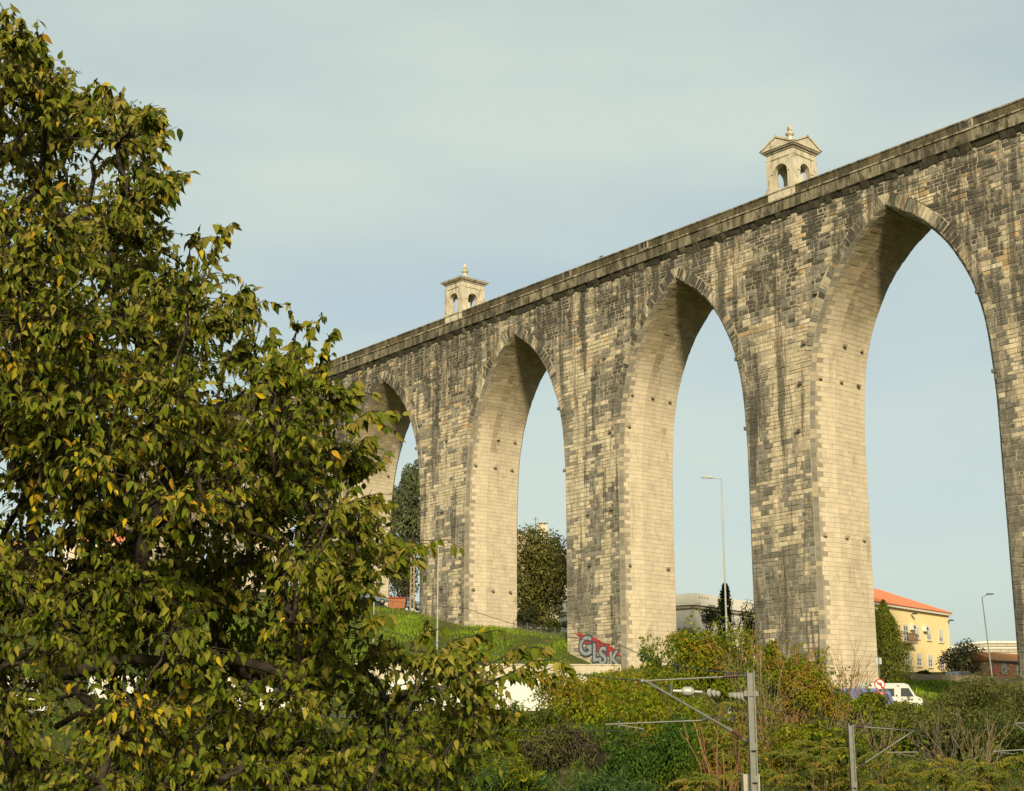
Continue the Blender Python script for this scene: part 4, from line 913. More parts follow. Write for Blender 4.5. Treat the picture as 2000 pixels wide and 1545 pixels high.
# white modern building
Cw = at(1358, 1158, 190); Dw = at(1470, 1175, 203); gw = Dw-Cw; gw[2] = 0; gw /= np.linalg.norm(gw); pw = np.array([-gw[1], gw[0], 0]); zt = Cw[2]; gz = H(Cw[0], Cw[1])
wb = empty('white_building', (Cw[0], Cw[1], gz), 'plain white flat roofed building with a deep roof band seen between two piers', 'building')
qq = lambda s, d, z: Cw*np.array([1, 1, 0])+gw*s+pw*d+np.array([0, 0, z])
m = MB(); m.obox(qq(.5, .5, gz-2), gw*30, pw*22, (0, 0, zt-gz+.4)); m.build('wall', M['whitewash'], wb, colour=False)
m = MB(); m.obox(qq(0, 0, zt-1.55), gw*31, pw*23, (0, 0, 1.55)); m.build('roof_band', M['whitewash'], wb, colour=False)
m = MB(); m.obox(qq(.2, .2, zt-1.95), gw*30.5, pw*22.5, (0, 0, .38)); m.build('soffit_slot', M['concrete'], wb, colour=False)
for i, (s, d) in enumerate([(1+i*.75, 'f') for i in range(4)]+[(6.2+i*.5, 'f') for i in range(3)]+[(9.5+i*.5, 'f') for i in range(3)]):
    m = MB(); m.obox(qq(s, -.03, zt-.62), gw*.16, pw*.06, (0, 0, .22)); m.build('vent_slot', M['dsteel'], wb, colour=False)
for s, a, b in ((6.6, zt-5.4, zt-3.1), (3.0, zt-5.2, zt-3.6), (9.2, zt-5.4, zt-3.4)): window(wb, qq(0, .5, 0)*np.array([1, 1, 0]), gw, s, s+1.1, a, b, .4, trim=False)
m = MB(); m.obox(qq(-.9, .6, zt-6.0), gw*1.4, pw*14, (0, 0, .22)); bal = m.build('balcony', M['concrete'], wb, colour=False); m = MB()
for d_ in np.linspace(.7, 9, 18): m.tube([qq(-.85, d_, zt-5.8), qq(-.85, d_, zt-4.8)], .03, 4)
m.tube([qq(-.85, .65, zt-4.8), qq(-.85, 14, zt-4.8)], .04, 4); m.build('railing', M['dsteel'], bal, colour=False)
m = MB(); m.obox(qq(.3, 8.2, zt-10), gw*.6, pw*.8, (0, 0, 8)); m.build('corner_post', M['whitewash'], wb, colour=False)
# pink house
A_ = at(1940, 1290, 160); B_ = at(2012, 1298, 164); gp = B_-A_; gp[2] = 0; Lp = np.linalg.norm(gp); gp /= Lp; npk = np.array([gp[1], -gp[0], 0]); npk = -npk if np.dot(npk, -A_) < 0 else npk; ze = A_[2]; gz = H(A_[0]+2, A_[1])
ph = empty('pink_house', (A_[0], A_[1], gz), 'low faded pink house with an old orange tiled roof beside the last pier', 'house')
block(ph, A_, gp, Lp+8, 5, gz-2, ze, M['pink']); q3 = lambda s, d, z: A_*np.array([1, 1, 0])+gp*s-npk*d+np.array([0, 0, z])
m = MB(); V = [q3(-.3, -.4, ze), q3(Lp+8, -.4, ze), q3(Lp+8, 5.4, ze), q3(-.3, 5.4, ze), q3(-.3, 2.5, ze+1.1), q3(Lp+8, 2.5, ze+1.1)]; m.add(V, [(0, 1, 5, 4), (2, 3, 4, 5), (1, 2, 5), (3, 0, 4), (3, 2, 1, 0)]); m.build('roof', M['tile2'], ph, colour=False)
m = MB(); m.obox(q3(-.3, -.42, ze-.18), gp*(Lp+8), -npk*.3, (0, 0, .17)); m.build('eaves', M['dsteel'], ph, colour=False)
for px, ya, yb in ((1960, 1298, 1313), (1989, 1303, 1316)):
    s, z1 = plane_hit(px, ya, A_, gp); _, z0 = plane_hit(px, yb, A_, gp); window(ph, A_, gp, s-.3, s+.3, z0, z1, .3, bars=False)
# long pale terraced block far behind
tb = empty('terraced_block', at(1950, 1290, 420), 'long pale curved terrace building on the far side of the valley', 'building')
for i, (ya, yb, mt) in enumerate(((1252, 1256, 'whitewash'), (1257, 1263, 'concrete'), (1264, 1267, 'whitewash'), (1268, 1274, 'concrete'), (1275, 1300, 'whitewash'))):
    m = MB(); pa = []
    for x in np.linspace(1850, 2060, 15):
        bend = 14*max(0, (1930-x)/80)**1.6; pa.append((x, ya+bend*.9, yb+bend*.9))
    for (x0, a0, b0), (x1, a1, b1) in zip(pa[:-1], pa[1:]):
        dz = 420+i*(-1.2); P = [at(x0, b0, dz), at(x1, b1, dz), at(x1, a1, dz), at(x0, a0, dz)]; m.prism(P, (0, 10+2*i, 0))
    m.build('terrace', M[mt], tb, colour=False)
# beige house with chimney behind the holm oak
A_ = at(1008, 1040, 225); B_ = at(1135, 1094, 240); gb = B_-A_; gb[2] = 0; Lb = np.linalg.norm(gb); gb /= Lb; nb = np.array([gb[1], -gb[0], 0]); nb = -nb if np.dot(nb, -A_) < 0 else nb; gz = H(A_[0], A_[1])
bh = empty('beige_house', (A_[0]+3, A_[1], gz), 'beige house with a sloping roofline and square chimney behind the dark olive tree', 'house')
m = MB(); q4 = lambda s, d, z: A_*np.array([1, 1, 0])+gb*s-nb*d+np.array([0, 0, z])
zz = B_[2]; m.prism([q4(-3, 0, gz-2), q4(Lb+2, 0, gz-2), q4(Lb+2, 0, zz-.5), q4(2, 0, A_[2]), q4(-3, 0, A_[2]-1.5)], -nb*9); m.build('wall', M['beige'], bh, colour=False)
m = MB(); m.prism([q4(1.9, -.2, A_[2]+.003), q4(Lb+2.4, -.2, zz-.65), q4(Lb+2.4, -.2, zz-.4), q4(1.9, -.2, A_[2]+.26)], -nb*9.4); m.build('roof', M['concrete'], bh, colour=False)
c1 = at(1060, 1052, 229); m = MB(); m.box(c1[0]-.75, c1[0]+.75, c1[1], c1[1]+1.2, c1[2]-3, c1[2]+2.2); ch_ = m.build('chimney', M['beige'], bh, colour=False)
for dx in (-.7, -.05, .55): m = MB(); m.box(c1[0]+dx, c1[0]+dx+.15, c1[1], c1[1]+1.2, c1[2]+2.203, c1[2]+2.5); m.build('chimney_post', M['beige'], ch_, colour=False)
m = MB(); m.box(c1[0]-.85, c1[0]+.85, c1[1]-.1, c1[1]+1.3, c1[2]+2.503, c1[2]+2.66); m.build('chimney_cap', M['concrete'], ch_, colour=False)
for px, py in ((1045, 1110), (1075, 1120), (1045, 1160), (1080, 1165)):
    s, z = plane_hit(px, py, A_, gb); window(bh, A_, gb, s-.6, s+.6, z-.8, z+.8, .3)
for px, y0, y1 in ((1006, 965, 1035), (1046, 1010, 1040)):
    a, b = at(px, y1, 226), at(px, y0, 226); m = MB(); m.tube([a, b], .04, 4); m.tube([b+np.array([-.5, 0, -.3]), b+np.array([.5, 0, -.3])], .03, 4); m.build('roof_aerial', M['dsteel'], bh, colour=False)
# houses glimpsed through the tree
def small_house(label, px0, px1, yroof, yeave, Z, wall, roof, wins=4):
    A = at(px0, yeave, Z); B = at(px1, yeave, Z); B[2] = A[2]; w_ = B[0]-A[0]; gz = min(H(A[0], A[1]), H(B[0], B[1]))-1; e = empty('house', (A[0]+w_/2, A[1], gz+1), label, 'house')
    m = MB(); m.box(A[0], B[0], A[1], A[1]+9, gz, A[2]); m.build('wall', wall, e, colour=False); rz = at(px0, yroof, Z)[2]
    m = MB(); m.add([(A[0]-.4, A[1]-.4, A[2]+.003), (B[0]+.4, A[1]-.4, A[2]+.003), (B[0]+.4, A[1]+9.4, A[2]+.003), (A[0]-.4, A[1]+9.4, A[2]+.003), (A[0]+2, A[1]+4.5, rz), (B[0]-2, A[1]+4.5, rz)], [(0, 1, 5, 4), (1, 2, 5), (2, 3, 4, 5), (3, 0, 4), (3, 2, 1, 0)]); m.build('roof', roof, e, colour=False)
    P0 = np.array([A[0], A[1], 0]); gx = np.array([1., 0, 0])
    for i in range(wins):
        s = w_*(i+.5)/wins
        for z in (A[2]-2.2, A[2]-5.2): window(e, P0, gx, s-.5, s+.5, z-.6, z+.9, .3)
small_house('cream house with an orange roof glimpsed through the tree leaves', 110, 270, 1020, 1058, 215, M['beige'], M['tile'])
small_house('white house at the far left glimpsed through the tree leaves', -60, 60, 1050, 1080, 205, M['whitewash'], M['tile2'], 3)
small_house('low white house beside the orange skip on the crest', 690, 762, 1148, 1166, 192, M['whitewash'], M['tile2'], 2)

# ------------------------------------------------------------------ walls and fence
def low_wall(name, label, pts, th, hpx, mtl, cat='wall', coping=True):
    e = empty(name, pts[0], label, cat)
    for (a, b) in zip(pts[:-1], pts[1:]):
        a, b = np.array(a), np.array(b); d = (b-a)*np.array([1, 1, 0]); n = np.cross(d, (0, 0, 1)); n = n/np.linalg.norm(n)*th
        m = MB(); lo = min(a[2], b[2])-hpx; V = [a, b, b+n, a+n]; L_ = [np.array([p[0], p[1], p[2]-hpx]) for p in V]
        m.add(L_+V, [(3, 2, 1, 0), (4, 5, 6, 7), (0, 1, 5, 4), (1, 2, 6, 5), (2, 3, 7, 6), (3, 0, 4, 7)]); m.build('wall_section', mtl, e, colour=False)
        if coping:
            u_ = d/np.linalg.norm(d)*.02; k = n/th*.06; z3 = np.array([0, 0, .003]); V = [a+u_-k+z3, b-u_-k+z3, b-u_+n+k+z3, a+u_+n+k+z3]; up = np.array([0, 0, .12]); m = MB(); m.add(V+[p+up for p in V], [(3, 2, 1, 0), (4, 5, 6, 7), (0, 1, 5, 4), (1, 2, 6, 5), (2, 3, 7, 6), (3, 0, 4, 7)]); m.build('coping', mtl, e, colour=False)
pts = [at(x, 1300-(1215-x)*.004, 134) for x in (1213, 1150, 1085, 1020, 955, 890, 825, 760, 690)]
low_wall('retaining_wall', 'low pale retaining wall running from the lettered pier below the grass', pts, .4, 1.6, M['limewall'])
pts = [at(x, y, Z) for x, y, Z in ((1700, 1312, 143), (1760, 1315, 146), (1820, 1318, 149), (1880, 1319, 152), (1940, 1322, 155), (2010, 1325, 158))]
low_wall('rubble_wall', 'low brown rubble wall in front of the yellow house', pts, .5, 1.9, M['brownwall'], coping=False)
fe = empty('wire_fence', at(1060, 1245, 150), 'wire fence on concrete kerb between the two middle piers', 'fence'); fp = []
for x, y in ((1003, 1236), (1030, 1241), (1057, 1247), (1084, 1251), (1111, 1256)):
    P = at(x, y, 152-(x-1003)*.075); P[2] = at(x, y+8, 152-(x-1003)*.075)[2]; fp.append(P); m = MB(); m.tube([P-np.array([0, 0, .5]), P+np.array([0, 0, 1.75])], .05, 6); m.build('post', M['galv'], fe, colour=False)
for a, b in zip(fp[:-1], fp[1:]):
    m = MB(); d = b-a; m.obox(a-np.array([0, 0, .8]), d, (0, .22, 0), (0, 0, 1.1)); m.build('kerb', M['brownwall'], fe, colour=False)
m = MB()
for a, b in zip(fp[:-1], fp[1:]):
    for hz in np.linspace(.4, 1.7, 6): m.tube([a+np.array([0, 0, hz]), b+np.array([0, 0, hz])], .012, 3)
    for t in np.linspace(0, 1, 14)[1:-1]: p = a+(b-a)*t; m.tube([p+np.array([0, 0, .35]), p+np.array([0, 0, 1.7])], .008, 3)
tag(m.build('wire_mesh', M['dsteel'], fe, colour=False), kind='stuff')

# ------------------------------------------------------------------ vehicles
def vehicle(name, label, cat, P, yaw, L_, Wd, prof, mtl, wins, wheels, group=None, stripe=None):
    """prof: side outline (x along length, z); wins: list of side window polygons; P ground point"""
    e = empty(name, P, label, cat, group); c, s = math.cos(yaw), math.sin(yaw)
    def T(x, y, z): return np.array([P[0]+x*c-y*s, P[1]+x*s+y*c, P[2]+z])
    prof = np.array(prof, float); n = len(prof); cen = prof.mean(0); m = MB(); ys = [(-Wd/2, .93), (-Wd/2+.05, .975), (-Wd/2+.14, 1.0), (Wd/2-.14, 1.0), (Wd/2-.05, .975), (Wd/2, .93)]
    V = [T(*(cen[0]+(x-cen[0])*(.5+.5*k), ), y, cen[1]+(z-cen[1])*k if z > cen[1] else z) for y, k in ys for x, z in prof]
    F = [(i*n+j, i*n+(j+1) % n, (i+1)*n+(j+1) % n, (i+1)*n+j) for i in range(len(ys)-1) for j in range(n)]+[tuple(reversed(range(n))), tuple(range((len(ys)-1)*n, len(ys)*n))]
    m.add(V, F); m.build('body', mtl, e, colour=False)
    for poly in wins:
        for sd_ in (-1, 1):
            m = MB(); yv = sd_*(Wd/2+.004); m.prism([T(x, yv, z) for x, z in poly], T(0, yv-sd_*.05, 0)-T(0, yv, 0)); m.build('side_window', M['glass'], e, colour=False)
    for x in wheels:
        for sd_ in (-1, 1):
            m = MB(); ax = T(0, sd_, 0)-T(0, 0, 0); m.lathe(T(x, sd_*(Wd/2-.2), .33), [(.2, 0), (.33, .01), (.34, .05), (.34, .17), (.3, .21), (.2, .21)], 20, axis=ax); w = m.build('wheel', M['rubber'], e, colour=False)
            m = MB(); m.lathe(T(x, sd_*(Wd/2-.005), .33), [(.2, 0), (.2, .012), (.12, .02), (.04, .03)], 14, axis=ax); m.build('rim', M['galv'], w, colour=False)
    xf, xr = prof[:, 0].max(), prof[:, 0].min()
    for sd_ in (-1, 1):
        m = MB(); m.obox(T(xf-.10, sd_*(Wd/2-.32)-.16, .72), T(.12, 0, 0)-T(0, 0, 0), T(0, .32, 0)-T(0, 0, 0), (0, 0, .22)); m.build('headlight', M['lightglass'], e, colour=False)
        m = MB(); m.obox(T(xr-.02, sd_*(Wd/2-.12)-.08, .8), T(.1, 0, 0)-T(0, 0, 0), T(0, .16, 0)-T(0, 0, 0), (0, 0, .4)); m.build('tail_light', M['redlens'], e, colour=False)
    for x0 in (xf-.12, xr-.05):
        m = MB(); m.obox(T(x0, -Wd/2+.05, .35), T(.17, 0, 0)-T(0, 0, 0), T(0, Wd-.1, 0)-T(0, 0, 0), (0, 0, .2)); m.build('bumper', M['dsteel'], e, colour=False)
    if stripe:
        for sd_ in (-1, 1): m = MB(); yv = sd_*(Wd/2+.006); m.prism([T(x, yv, z) for x, z in stripe], T(0, yv-sd_*.04, 0)-T(0, yv, 0)); m.build('stripe', M['green'], e, colour=False)
    return e, T
VAN = [(-2.6, .35), (-2.62, 1.0), (-2.55, 2.2), (-2.4, 2.38), (1.0, 2.42), (1.35, 2.3), (1.95, 1.4), (2.55, 1.15), (2.68, .8), (2.65, .35)]
VW = [[(-1.0, 1.3), (-.1, 1.3), (-.1, 1.95), (-1.0, 1.95)], [(.5, 1.3), (1.75, 1.3), (1.3, 2.0), (.55, 2.0)]]
CAR = [(-2.1, .35), (-2.15, .85), (-1.75, 1.0), (-1.2, 1.42), (.3, 1.45), (1.05, 1.0), (1.95, .85), (2.1, .6), (2.08, .35)]
CW = [[(-1.35, 1.02), (-.35, 1.02), (-.35, 1.36), (-1.1, 1.36)], [(-.28, 1.02), (.8, 1.02), (.25, 1.37), (-.28, 1.37)]]
def ground_at(px, Z):
    P = at(px, 1400, Z); P[2] = H(P[0], P[1])+.06; return P
VG = 'vans parked along the service road'
vehicle('parked_van', 'white van with dark side windows parked by the traffic sign', 'van', ground_at(1737, 101.5), .30, 5.3, 1.95, [(x*.85, z*.84) for x, z in VAN], M['vanwhite'], [[(x*.85, z*.84) for x, z in w_] for w_ in VW], (-1.45, 1.4), VG)
LONG = [(-3.4, .35), (-3.42, 1.0), (-3.35, 2.3), (-3.1, 2.5), (2.3, 2.52), (2.7, 2.38), (3.0, 1.6), (3.25, 1.2), (3.3, .8), (3.28, .35)]
vehicle('parked_van', 'long faded blue van parked in front of the sunlit pier', 'van', ground_at(1672, 98.5), .12, 6.6, 2.0, [(x*.8, z*.8) for x, z in LONG], M['vanblue'], [[(.96, 1.12), (2.2, 1.12), (2.0, 1.68), (1.0, 1.68)]], (-1.75, 1.7), VG)
vehicle('parked_van', 'white van half hidden in scrub behind the blue van', 'van', ground_at(1562, 101), .15, 5.3, 1.95, VAN, M['vanwhite'], VW, (-1.7, 1.65), VG)
vehicle('parked_van', 'long white van with a green stripe below the retaining wall', 'van', ground_at(1066, 94), .05, 6.6, 2.05, [(x, z*1.05) for x, z in LONG], M['vanwhite'], [[(1.3, 1.4), (2.7, 1.4), (2.5, 2.1), (1.3, 2.1)]], (-2.2, 2.1), VG, stripe=[(1.0, 1.1), (1.25, 1.1), (.95, 2.15), (.7, 2.15)])
vehicle('parked_van', 'white van seen through gaps right of the tree trunk boughs', 'van', ground_at(830, 96), .05, 5.3, 1.95, VAN, M['vanwhite'], VW, (-1.7, 1.65), VG)
for px, lb in ((250, 'white van behind the leaf gaps over the lowest tree boughs'), (520, 'white van behind the leaves between two other white vans'), (20, 'white van below the white house hidden by leaves')): vehicle('parked_van', lb, 'van', ground_at(px, 96), .03, 5.3, 1.95, [(x, z*1.1) for x, z in VAN], M['vanwhite'], [[(x, z*1.1) for x, z in w_] for w_ in VW], (-1.7, 1.65), VG)
def crest_at(px, Z, dz=.0):
    P = at(px, 1190, Z); P[2] = H(P[0], P[1])+dz; return P
vehicle('parked_car', 'slate blue car parked in front of the low white house', 'car', crest_at(725, 172), .1, 4.2, 1.75, CAR, M['carblue'], CW, (-1.3, 1.3), 'cars parked on the crest')
vehicle('parked_car', 'slate blue car parked beside the timber pole', 'car', crest_at(795, 170), .1, 4.2, 1.75, CAR, M['carblue'], CW, (-1.3, 1.3), 'cars parked on the crest')
vehicle('parked_car', 'grey blue car behind the rubble wall near the round tree', 'car', (lambda P: np.array([P[0], P[1], H(P[0], P[1])]))(at(1876, 1312, 156)), .6, 4.2, 1.75, CAR, M['carblue'], CW, (-1.3, 1.3))
P = crest_at(775, 168); sk = empty('rubbish_skip', P, 'rust orange skip standing beside the timber pole', 'skip'); m = MB()
m.add([P+np.array(q) for q in ((-.9, 0, 0), (.9, 0, 0), (.9, 1.4, 0), (-.9, 1.4, 0), (-1.05, -.1, 1.2), (1.05, -.1, 1.2), (1.05, 1.5, 1.2), (-1.05, 1.5, 1.2))], [(3, 2, 1, 0), (0, 1, 5, 4), (1, 2, 6, 5), (2, 3, 7, 6), (3, 0, 4, 7), (4, 5, 6, 7)]); m.build('bin', M['orangebox'], sk, colour=False)
for dx in (-.6, 0, .6): m = MB(); m.obox(P+np.array([dx-.05, -.09, .05]), (.1, 0, 0), (0, -.08, 0), (0, 0, 1.1)); m.build('rib', M['orangebox'], sk, colour=False)
m = MB(); m.obox(P+np.array([-1.1, -.2, 1.203]), (2.2, 0, 0), (0, 1.8, 0), (0, 0, .1)); m.build('lid', M['grafred'], sk, colour=False)

# ------------------------------------------------------------------ poles, lamps, signs
def lamp(label, px, ytop, Z, ang, armpx, r0, headup=0., lean=0., ybase=None, group=None):
    T_ = at(px, ytop, Z); b = at(px+lean, ybase or ytop+250, Z) ; B = np.array([T_[0]+(b[0]-T_[0]), T_[1], 0]); B[2] = H(B[0], B[1])-.1; e = empty('street_lamp', B, label, 'street lamp', group)
    m = MB(); m.tube(np.linspace(B, T_, 6), np.linspace(r0, r0*.5, 6), 10); m.build('pole', M['lampgrey'], e, smooth=True, colour=False); k = Z/FPX
    tip = T_+np.array([armpx*k, 0, headup]); m = MB(); m.tube([T_-np.array([0, 0, .05]), tip], r0*.35, 6); m.build('arm', M['lampgrey'], e, colour=False)
    d = np.sign(armpx); m = MB(); m.add([tip+np.array(q)*np.array([d, 1, 1]) for q in ((-.1, -.16, .0), (.75, -.12, .05), (.75, .12, .05), (-.1, .16, 0), (-.05, -.1, .14), (.65, -.07, .12), (.65, .07, .12), (-.05, .1, .14))], [(3, 2, 1, 0), (4, 5, 6, 7), (0, 1, 5, 4), (1, 2, 6, 5), (2, 3, 7, 6), (3, 0, 4, 7)]); m.build('lamp_head', M['lampgrey'], e, colour=False)
    m = MB(); m.obox(tip+np.array([min(0, d*.6)+.05*d, -.08, -.03]), (.55, 0, 0), (0, .16, 0), (0, 0, .04)); m.build('lens', M['lightglass'], e, colour=False)
    m = MB(); m.lathe(B+np.array([0, 0, .05]), [(r0*2.2, 0), (r0*2.2, .06), (r0*1.3, .09), (r0*1.25, .6), (r0, .66)], 10); m.build('base_plate', M['lampgrey'], e, colour=False)
lamp('tall grey street lamp standing in the arch next to the cypress', 1409, 934, 104, 0, -20, .09)
lamp('thin leaning street lamp beside the round olive tree', 1918, 1166, 149, 0, 11, .09, .25, lean=9)
lamp('pale street lamp on the grass slope in front of the leftmost full pier', 856, 1071, 132, 0, -18, .10)
lamp('pale street lamp half hidden by leaves left of the other slope lamp', 731, 1150, 134, 0, -18, .09)
B = at(805, 1196, 168); B[2] = H(B[0], B[1])-.1; Tp = at(806, 1072, 168); e = empty('timber_pole', B, 'ladder like pale twin pole standing left of a pier', 'pole')
for dx in (-.22, .22): m = MB(); m.tube([B+np.array([dx, 0, 0]), Tp+np.array([dx*.7, 0, 0])], [.11, .08], 7); m.build('post', M['wood'], e, colour=False)
for t in np.linspace(.12, .95, 11): p = B+(Tp-B)*t; m = MB(); m.obox(p+np.array([-.2, -.04, 0]), (.4, 0, 0), (0, .08, 0), (0, 0, .09)); m.build('rung', M['wood'], e, colour=False)
# traffic signs
Ps = at(1718, 1337, 95.5); zb = H(Ps[0], Ps[1])-.1; e = empty('traffic_sign', (Ps[0], Ps[1]+.05, zb), 'round no left turn sign above a triangular give way sign on one post', 'sign')
m = MB(); m.tube([(Ps[0], Ps[1]+.06, zb), (Ps[0], Ps[1]+.06, Ps[2]+.42)], .035, 8); m.build('post', M['galv'], e, colour=False)
m = MB(); m.lathe(Ps, [(.37, 0), (.37, .03)], 32, axis=(0, -1, 0)); rd_ = m.build('round_plate', M['signred'], e, colour=False)
m = MB(); m.lathe(Ps+np.array([0, -.033, 0]), [(.295, 0), (.295, .004)], 32, axis=(0, -1, 0)); m.build('white_disc', M['signwhite'], rd_, colour=False)
def flat(m, pts, y, t=.004): m.prism([(Ps[0]+x, y, Ps[2]+z) for x, z in pts], (0, -t, 0))
m = MB(); flat(m, [(.07, -.24), (.15, -.24), (.15, .04), (.09, .11), (-.05, .11), (-.05, .18), (-.20, .07), (-.05, -.04), (-.05, .03), (.05, .03), (.07, .0)], Ps[1]-.041); m.build('arrow', M['signblack'], rd_, colour=False)
m = MB(); flat(m, [(-.25, .19), (-.19, .25), (.25, -.19), (.19, -.25)], Ps[1]-.047); m.build('slash', M['signred'], rd_, colour=False)
tz = -.47
m = MB(); flat(m, [(-.40, tz), (.40, tz), (0, tz-.68)], Ps[1]+.01, .03); tri = m.build('give_way_plate', M['signred'], e, colour=False)
m = MB(); flat(m, [(-.24, tz-.09), (.24, tz-.09), (0, tz-.5)], Ps[1]-.024); m.build('white_triangle', M['signwhite'], tri, colour=False)
Pq = at(1716, 1291, 112); zb = H(Pq[0], Pq[1])-.1; e = empty('road_sign', (Pq[0], Pq[1], zb), 'grey back of a rectangular road sign beside the pier edge', 'sign')
m = MB(); m.tube([(Pq[0], Pq[1]-.05, zb), (Pq[0], Pq[1]-.05, Pq[2]+.2)], .035, 8); m.build('post', M['galv'], e, colour=False)
m = MB(); m.obox(Pq+np.array([-.24, 0, -.25]), (.48, 0, 0), (0, .03, 0), (0, 0, .5)); m.build('plate', M['signgrey'], e, colour=False)

# ------------------------------------------------------------------ railway catenary masts
def insul(par, a, b, r, n, mtl, name='insulator'):
    a, b = np.array(a), np.array(b); d = b-a; L_ = np.linalg.norm(d); prof = [(r*.3, 0)]
    for i in range(n):
        z = L_*(i+.25)/n; prof += [(r*.45, z), (r, z+L_*.18/n), (r, z+L_*.32/n), (r*.45, z+L_*.5/n)]
    prof += [(r*.3, L_)]; m = MB(); m.lathe(a, prof, 14, axis=d); return m.build(name, M[mtl], par, colour=False)
def bar(par, name, a, b, r, mtl='galv', sides=8): m = MB(); m.tube([a, b], r, sides); return m.build(name, M[mtl], par, smooth=False, colour=False)
def mast_post(e, px, ytop, Z, w_, ztail):
    T_ = at(px, ytop, Z); gz = H(T_[0], T_[1]); B = np.array([T_[0], T_[1], gz])
    for dx in (-w_/2, w_/2-.03):
        m = MB(); m.obox((B[0]+dx, B[1]-w_/2, gz-.2), (.03, 0, 0), (0, w_, 0), (0, 0, T_[2]-gz+.2)); m.build('flange', M['galv'], e, colour=False)
    m = MB(); m.obox((B[0]-w_/2+.03, B[1]-.01, gz-.2), (w_-.06, 0, 0), (0, .02, 0), (0, 0, T_[2]-gz+.15)); m.build('web', M['galv'], e, colour=False)
    z = T_[2]-1.9
    while z > gz+2.2:
        m = MB(); m.obox((B[0]-w_/2-.006, B[1]-w_/2-.02, z), (w_+.012, 0, 0), (0, .018, 0), (0, 0, .16)); m.build('batten_plate', M['galv'], e, colour=False); z -= .75
    return T_
Z1 = 35.; p1 = at(1465, 1310, Z1)
e = empty('catenary_mast', (p1[0], p1[1], H(p1[0], p1[1])), 'galvanised railway mast with brown insulator and slanting cantilever tube', 'railway mast', 'railway catenary masts')
mast_post(e, 1465, 1310, Z1, .18, 0)
k = lambda x, y, dz=0.: at(x, y, Z1+dz)
bar(e, 'top_tube', k(1256, 1330), k(1415, 1322), .019); insul(e, k(1412, 1322), k(1441, 1320), .085, 6, 'brownins'); bar(e, 'insulator_fitting', k(1441, 1320), k(1458, 1319), .022, 'dsteel'); bar(e, 'bracket', k(1452, 1321), k(1480, 1322), .03, 'dsteel')
bar(e, 'cantilever_tube', k(1256, 1328), k(1428, 1427), .032); bar(e, 'tube_collar', k(1421, 1423), k(1429, 1428), .06); insul(e, k(1429, 1428), k(1450, 1442), .06, 5, 'brownins'); bar(e, 'lower_bracket', k(1449, 1442), k(1466, 1452), .035, 'galv')
bar(e, 'steady_tube', k(1182, 1415), k(1372, 1407), .017); bar(e, 'steady_clamp', k(1371, 1407), k(1382, 1403), .03, 'dsteel'); bar(e, 'drop_bracket', k(1209, 1409), k(1209, 1421), .03); bar(e, 'registration_arm', k(1209, 1416), k(1257, 1424), .016); bar(e, 'contact_clip', k(1257, 1422), k(1257, 1428), .02)
m = MB(); m.lathe(k(1252, 1330), [(.02, -.02), (.06, .0), (.06, .05), (.02, .08)], 10, axis=(1, 0, -.2)); m.build('tube_end_cap', M['galv'], e, colour=False)
bar(e, 'pull_rod', k(1311, 1337), k(1311, 1357), .03); m = MB(); m.lathe(k(1332, 1350), [(.03, -.22), (.04, -.02), (.10, .03), (.115, .1), (.115, .2), (.08, .28), (.035, .31), (.03, .5)], 14, axis=(1, 0, -.04)); m.build('tension_spring', M['whiteins'], e, colour=False)
bar(e, 'link_rod', k(1355, 1352), k(1385, 1355), .014); m = MB(); m.obox(k(1383, 1349), (.30, 0, -.02), (0, .05, 0), (0, 0, -.10)); m.build('isolator_plate', M['galv'], e, colour=False); m = MB(); m.obox(k(1423, 1353), (.74, 0, .02), (0, .06, 0), (0, 0, -.10)); m.build('isolator_plate', M['galv'], e, colour=False)
for x, y, r in ((1386, 1353, .10), (1395, 1354, .085), (1403, 1355, .07), (1436, 1359, .07), (1444, 1360, .08), (1452, 1361, .10)):
    m = MB(); m.lathe(k(x, y, -.05), [(r*.3, -.03), (r, -.012), (r, .012), (r*.3, .03)], 16, axis=(.8, -.6, 0)); m.build('disc_insulator', M['whiteins'], e, colour=False)
m = MB(); m.obox(k(1453, 1349, -.15), (.33, 0, 0), (0, .12, 0), (0, 0, -.13)); m.build('clamp_band', M['galv'], e, colour=False)
bs = k(1465, 1512); m = MB(); m.box(bs[0]-.2, bs[0]+.2, bs[1]-.2, bs[1]+.2, H(bs[0], bs[1])-.3, bs[2]); m.build('foundation', M['concrete'], e, colour=False)
bar(e, 'stay_wire', k(1477, 1375), k(1545, 1520, 3), .008, 'galv', 5)
Z2 = 44.; p2 = at(1661, 1414, Z2); e = empty('catenary_mast', (p2[0], p2[1], H(p2[0], p2[1])), 'smaller railway mast whose cantilever points away from the larger one', 'railway mast', 'railway catenary masts')
mast_post(e, 1661, 1414, Z2, .16, 0); k = lambda x, y, dz=0.: at(x, y, Z2+dz)
bar(e, 'top_tube', k(1686, 1420), k(1785, 1427), .018); insul(e, k(1673, 1419), k(1687, 1420), .06, 5, 'brownins'); bar(e, 'bracket', k(1664, 1419), k(1673, 1419), .03, 'dsteel'); bar(e, 'cantilever_tube', k(1785, 1427), k(1690, 1490), .025); insul(e, k(1689, 1491), k(1675, 1499), .06, 4, 'brownins'); bar(e, 'lower_bracket', k(1675, 1499), k(1664, 1505), .03, 'galv')
bar(e, 'steady_tube', k(1733, 1470), k(1792, 1469), .02); bar(e, 'registration_arm', k(1755, 1472), k(1788, 1478), .014); bar(e, 'drop_bracket', k(1755, 1468), k(1755, 1476), .025)
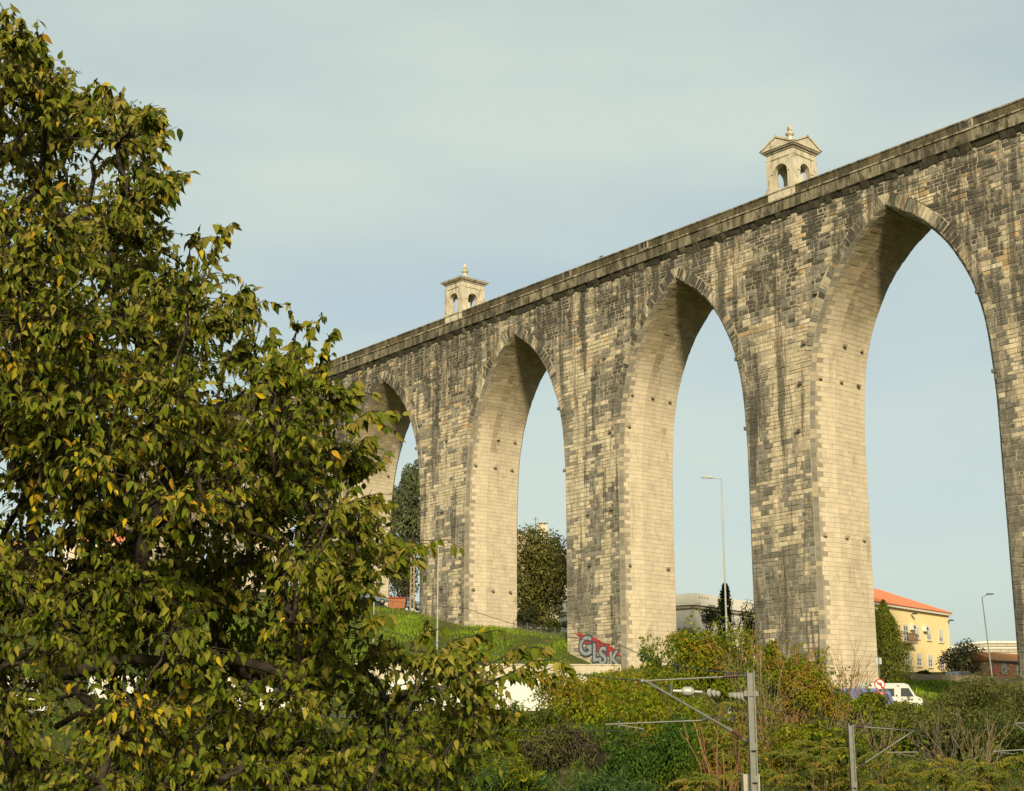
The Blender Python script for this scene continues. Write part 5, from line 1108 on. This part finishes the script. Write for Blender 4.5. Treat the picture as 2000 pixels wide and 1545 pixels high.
Z3 = 50.; p3 = at(2075, 1400, Z3); e = empty('catenary_mast', (p3[0], p3[1], H(p3[0], p3[1])), 'railway mast of which only the cantilever tips reach past the last pier', 'railway mast', 'railway catenary masts')
mast_post(e, 2075, 1400, Z3, .24, 0); k = lambda x, y, dz=0.: at(x, y, Z3+dz)
bar(e, 'top_tube', k(1984, 1413), k(2068, 1410), .024); bar(e, 'cantilever_tube', k(1982, 1414), k(2070, 1475), .036); bar(e, 'steady_tube', k(1940, 1468), k(2040, 1462), .022); bar(e, 'registration_arm', k(1955, 1470), k(1985, 1473), .016); bar(e, 'drop_bracket', k(1955, 1465), k(1955, 1475), .026)
# overhead wires
def wire(label, pts, r=.012, sag=.2):
    P = np.concatenate([curve(a, b, -sag, 9)[:-1] for a, b in zip(pts[:-1], pts[1:])]+[[pts[-1]]]); m = MB(); m.tube(P, r, 4); tag(m.build('overhead_wire', M['dsteel'], colour=False), label, 'wire', 'overhead wires')
wire('thin wire running from the crest past the piers to the larger mast top', [at(640, 1150, 95), at(910, 1188, 78), at(1215, 1262, 52), at(1458, 1316, 35.1)], .014)
wire('thin wire crossing the grass slope to the slanting cantilever tip', [at(620, 1190, 75), at(960, 1275, 55), at(1256, 1329, 35.05)], .012)
wire('thin wire crossing the pier foot between the masts', [at(1468, 1330, 35.2), at(1661, 1419, 64)], .010, .1)
wire('thin return wire linking the isolator plates to the smaller mast', [at(1480, 1352, 35.1), at(1661, 1440, 44)], .008, .1)
wire('thin messenger wire running from the slanting cantilever to the right hand arms', [at(1256, 1329, 35), at(1785, 1427, 44), at(1984, 1413, 50)], .008, .15)
wire('thin contact wire carried by the long steady tube', [at(700, 1420, 22), at(1257, 1428, 35)], .009, .02)
# bird on the parapet
ub, _ = aq_hit(1177, 503, 0); Pb = aq(ub, -.2, ZTOP+.04); e = empty('pigeon', Pb, 'small dark bird perched on the aqueduct parapet', 'bird'); m = MB()
m.lathe(Pb+np.array([-.16, 0, .17]), [(.01, 0), (.06, .05), (.085, .13), (.08, .2), (.05, .28), (.02, .31)], 10, axis=(1, 0, .35)); m.lathe(Pb+np.array([.1, 0, .28]), [(.01, -.02), (.045, .02), (.045, .07), (.01, .1)], 8, axis=(.6, 0, .8)); m.tube([Pb+np.array([-.14, 0, .18]), Pb+np.array([-.32, 0, .12])], [.04, .02], 5); m.tube([Pb+np.array([0, 0, .12]), Pb], .012, 4)
m.build('body', M['feather'], e, smooth=True, colour=False)

settle()
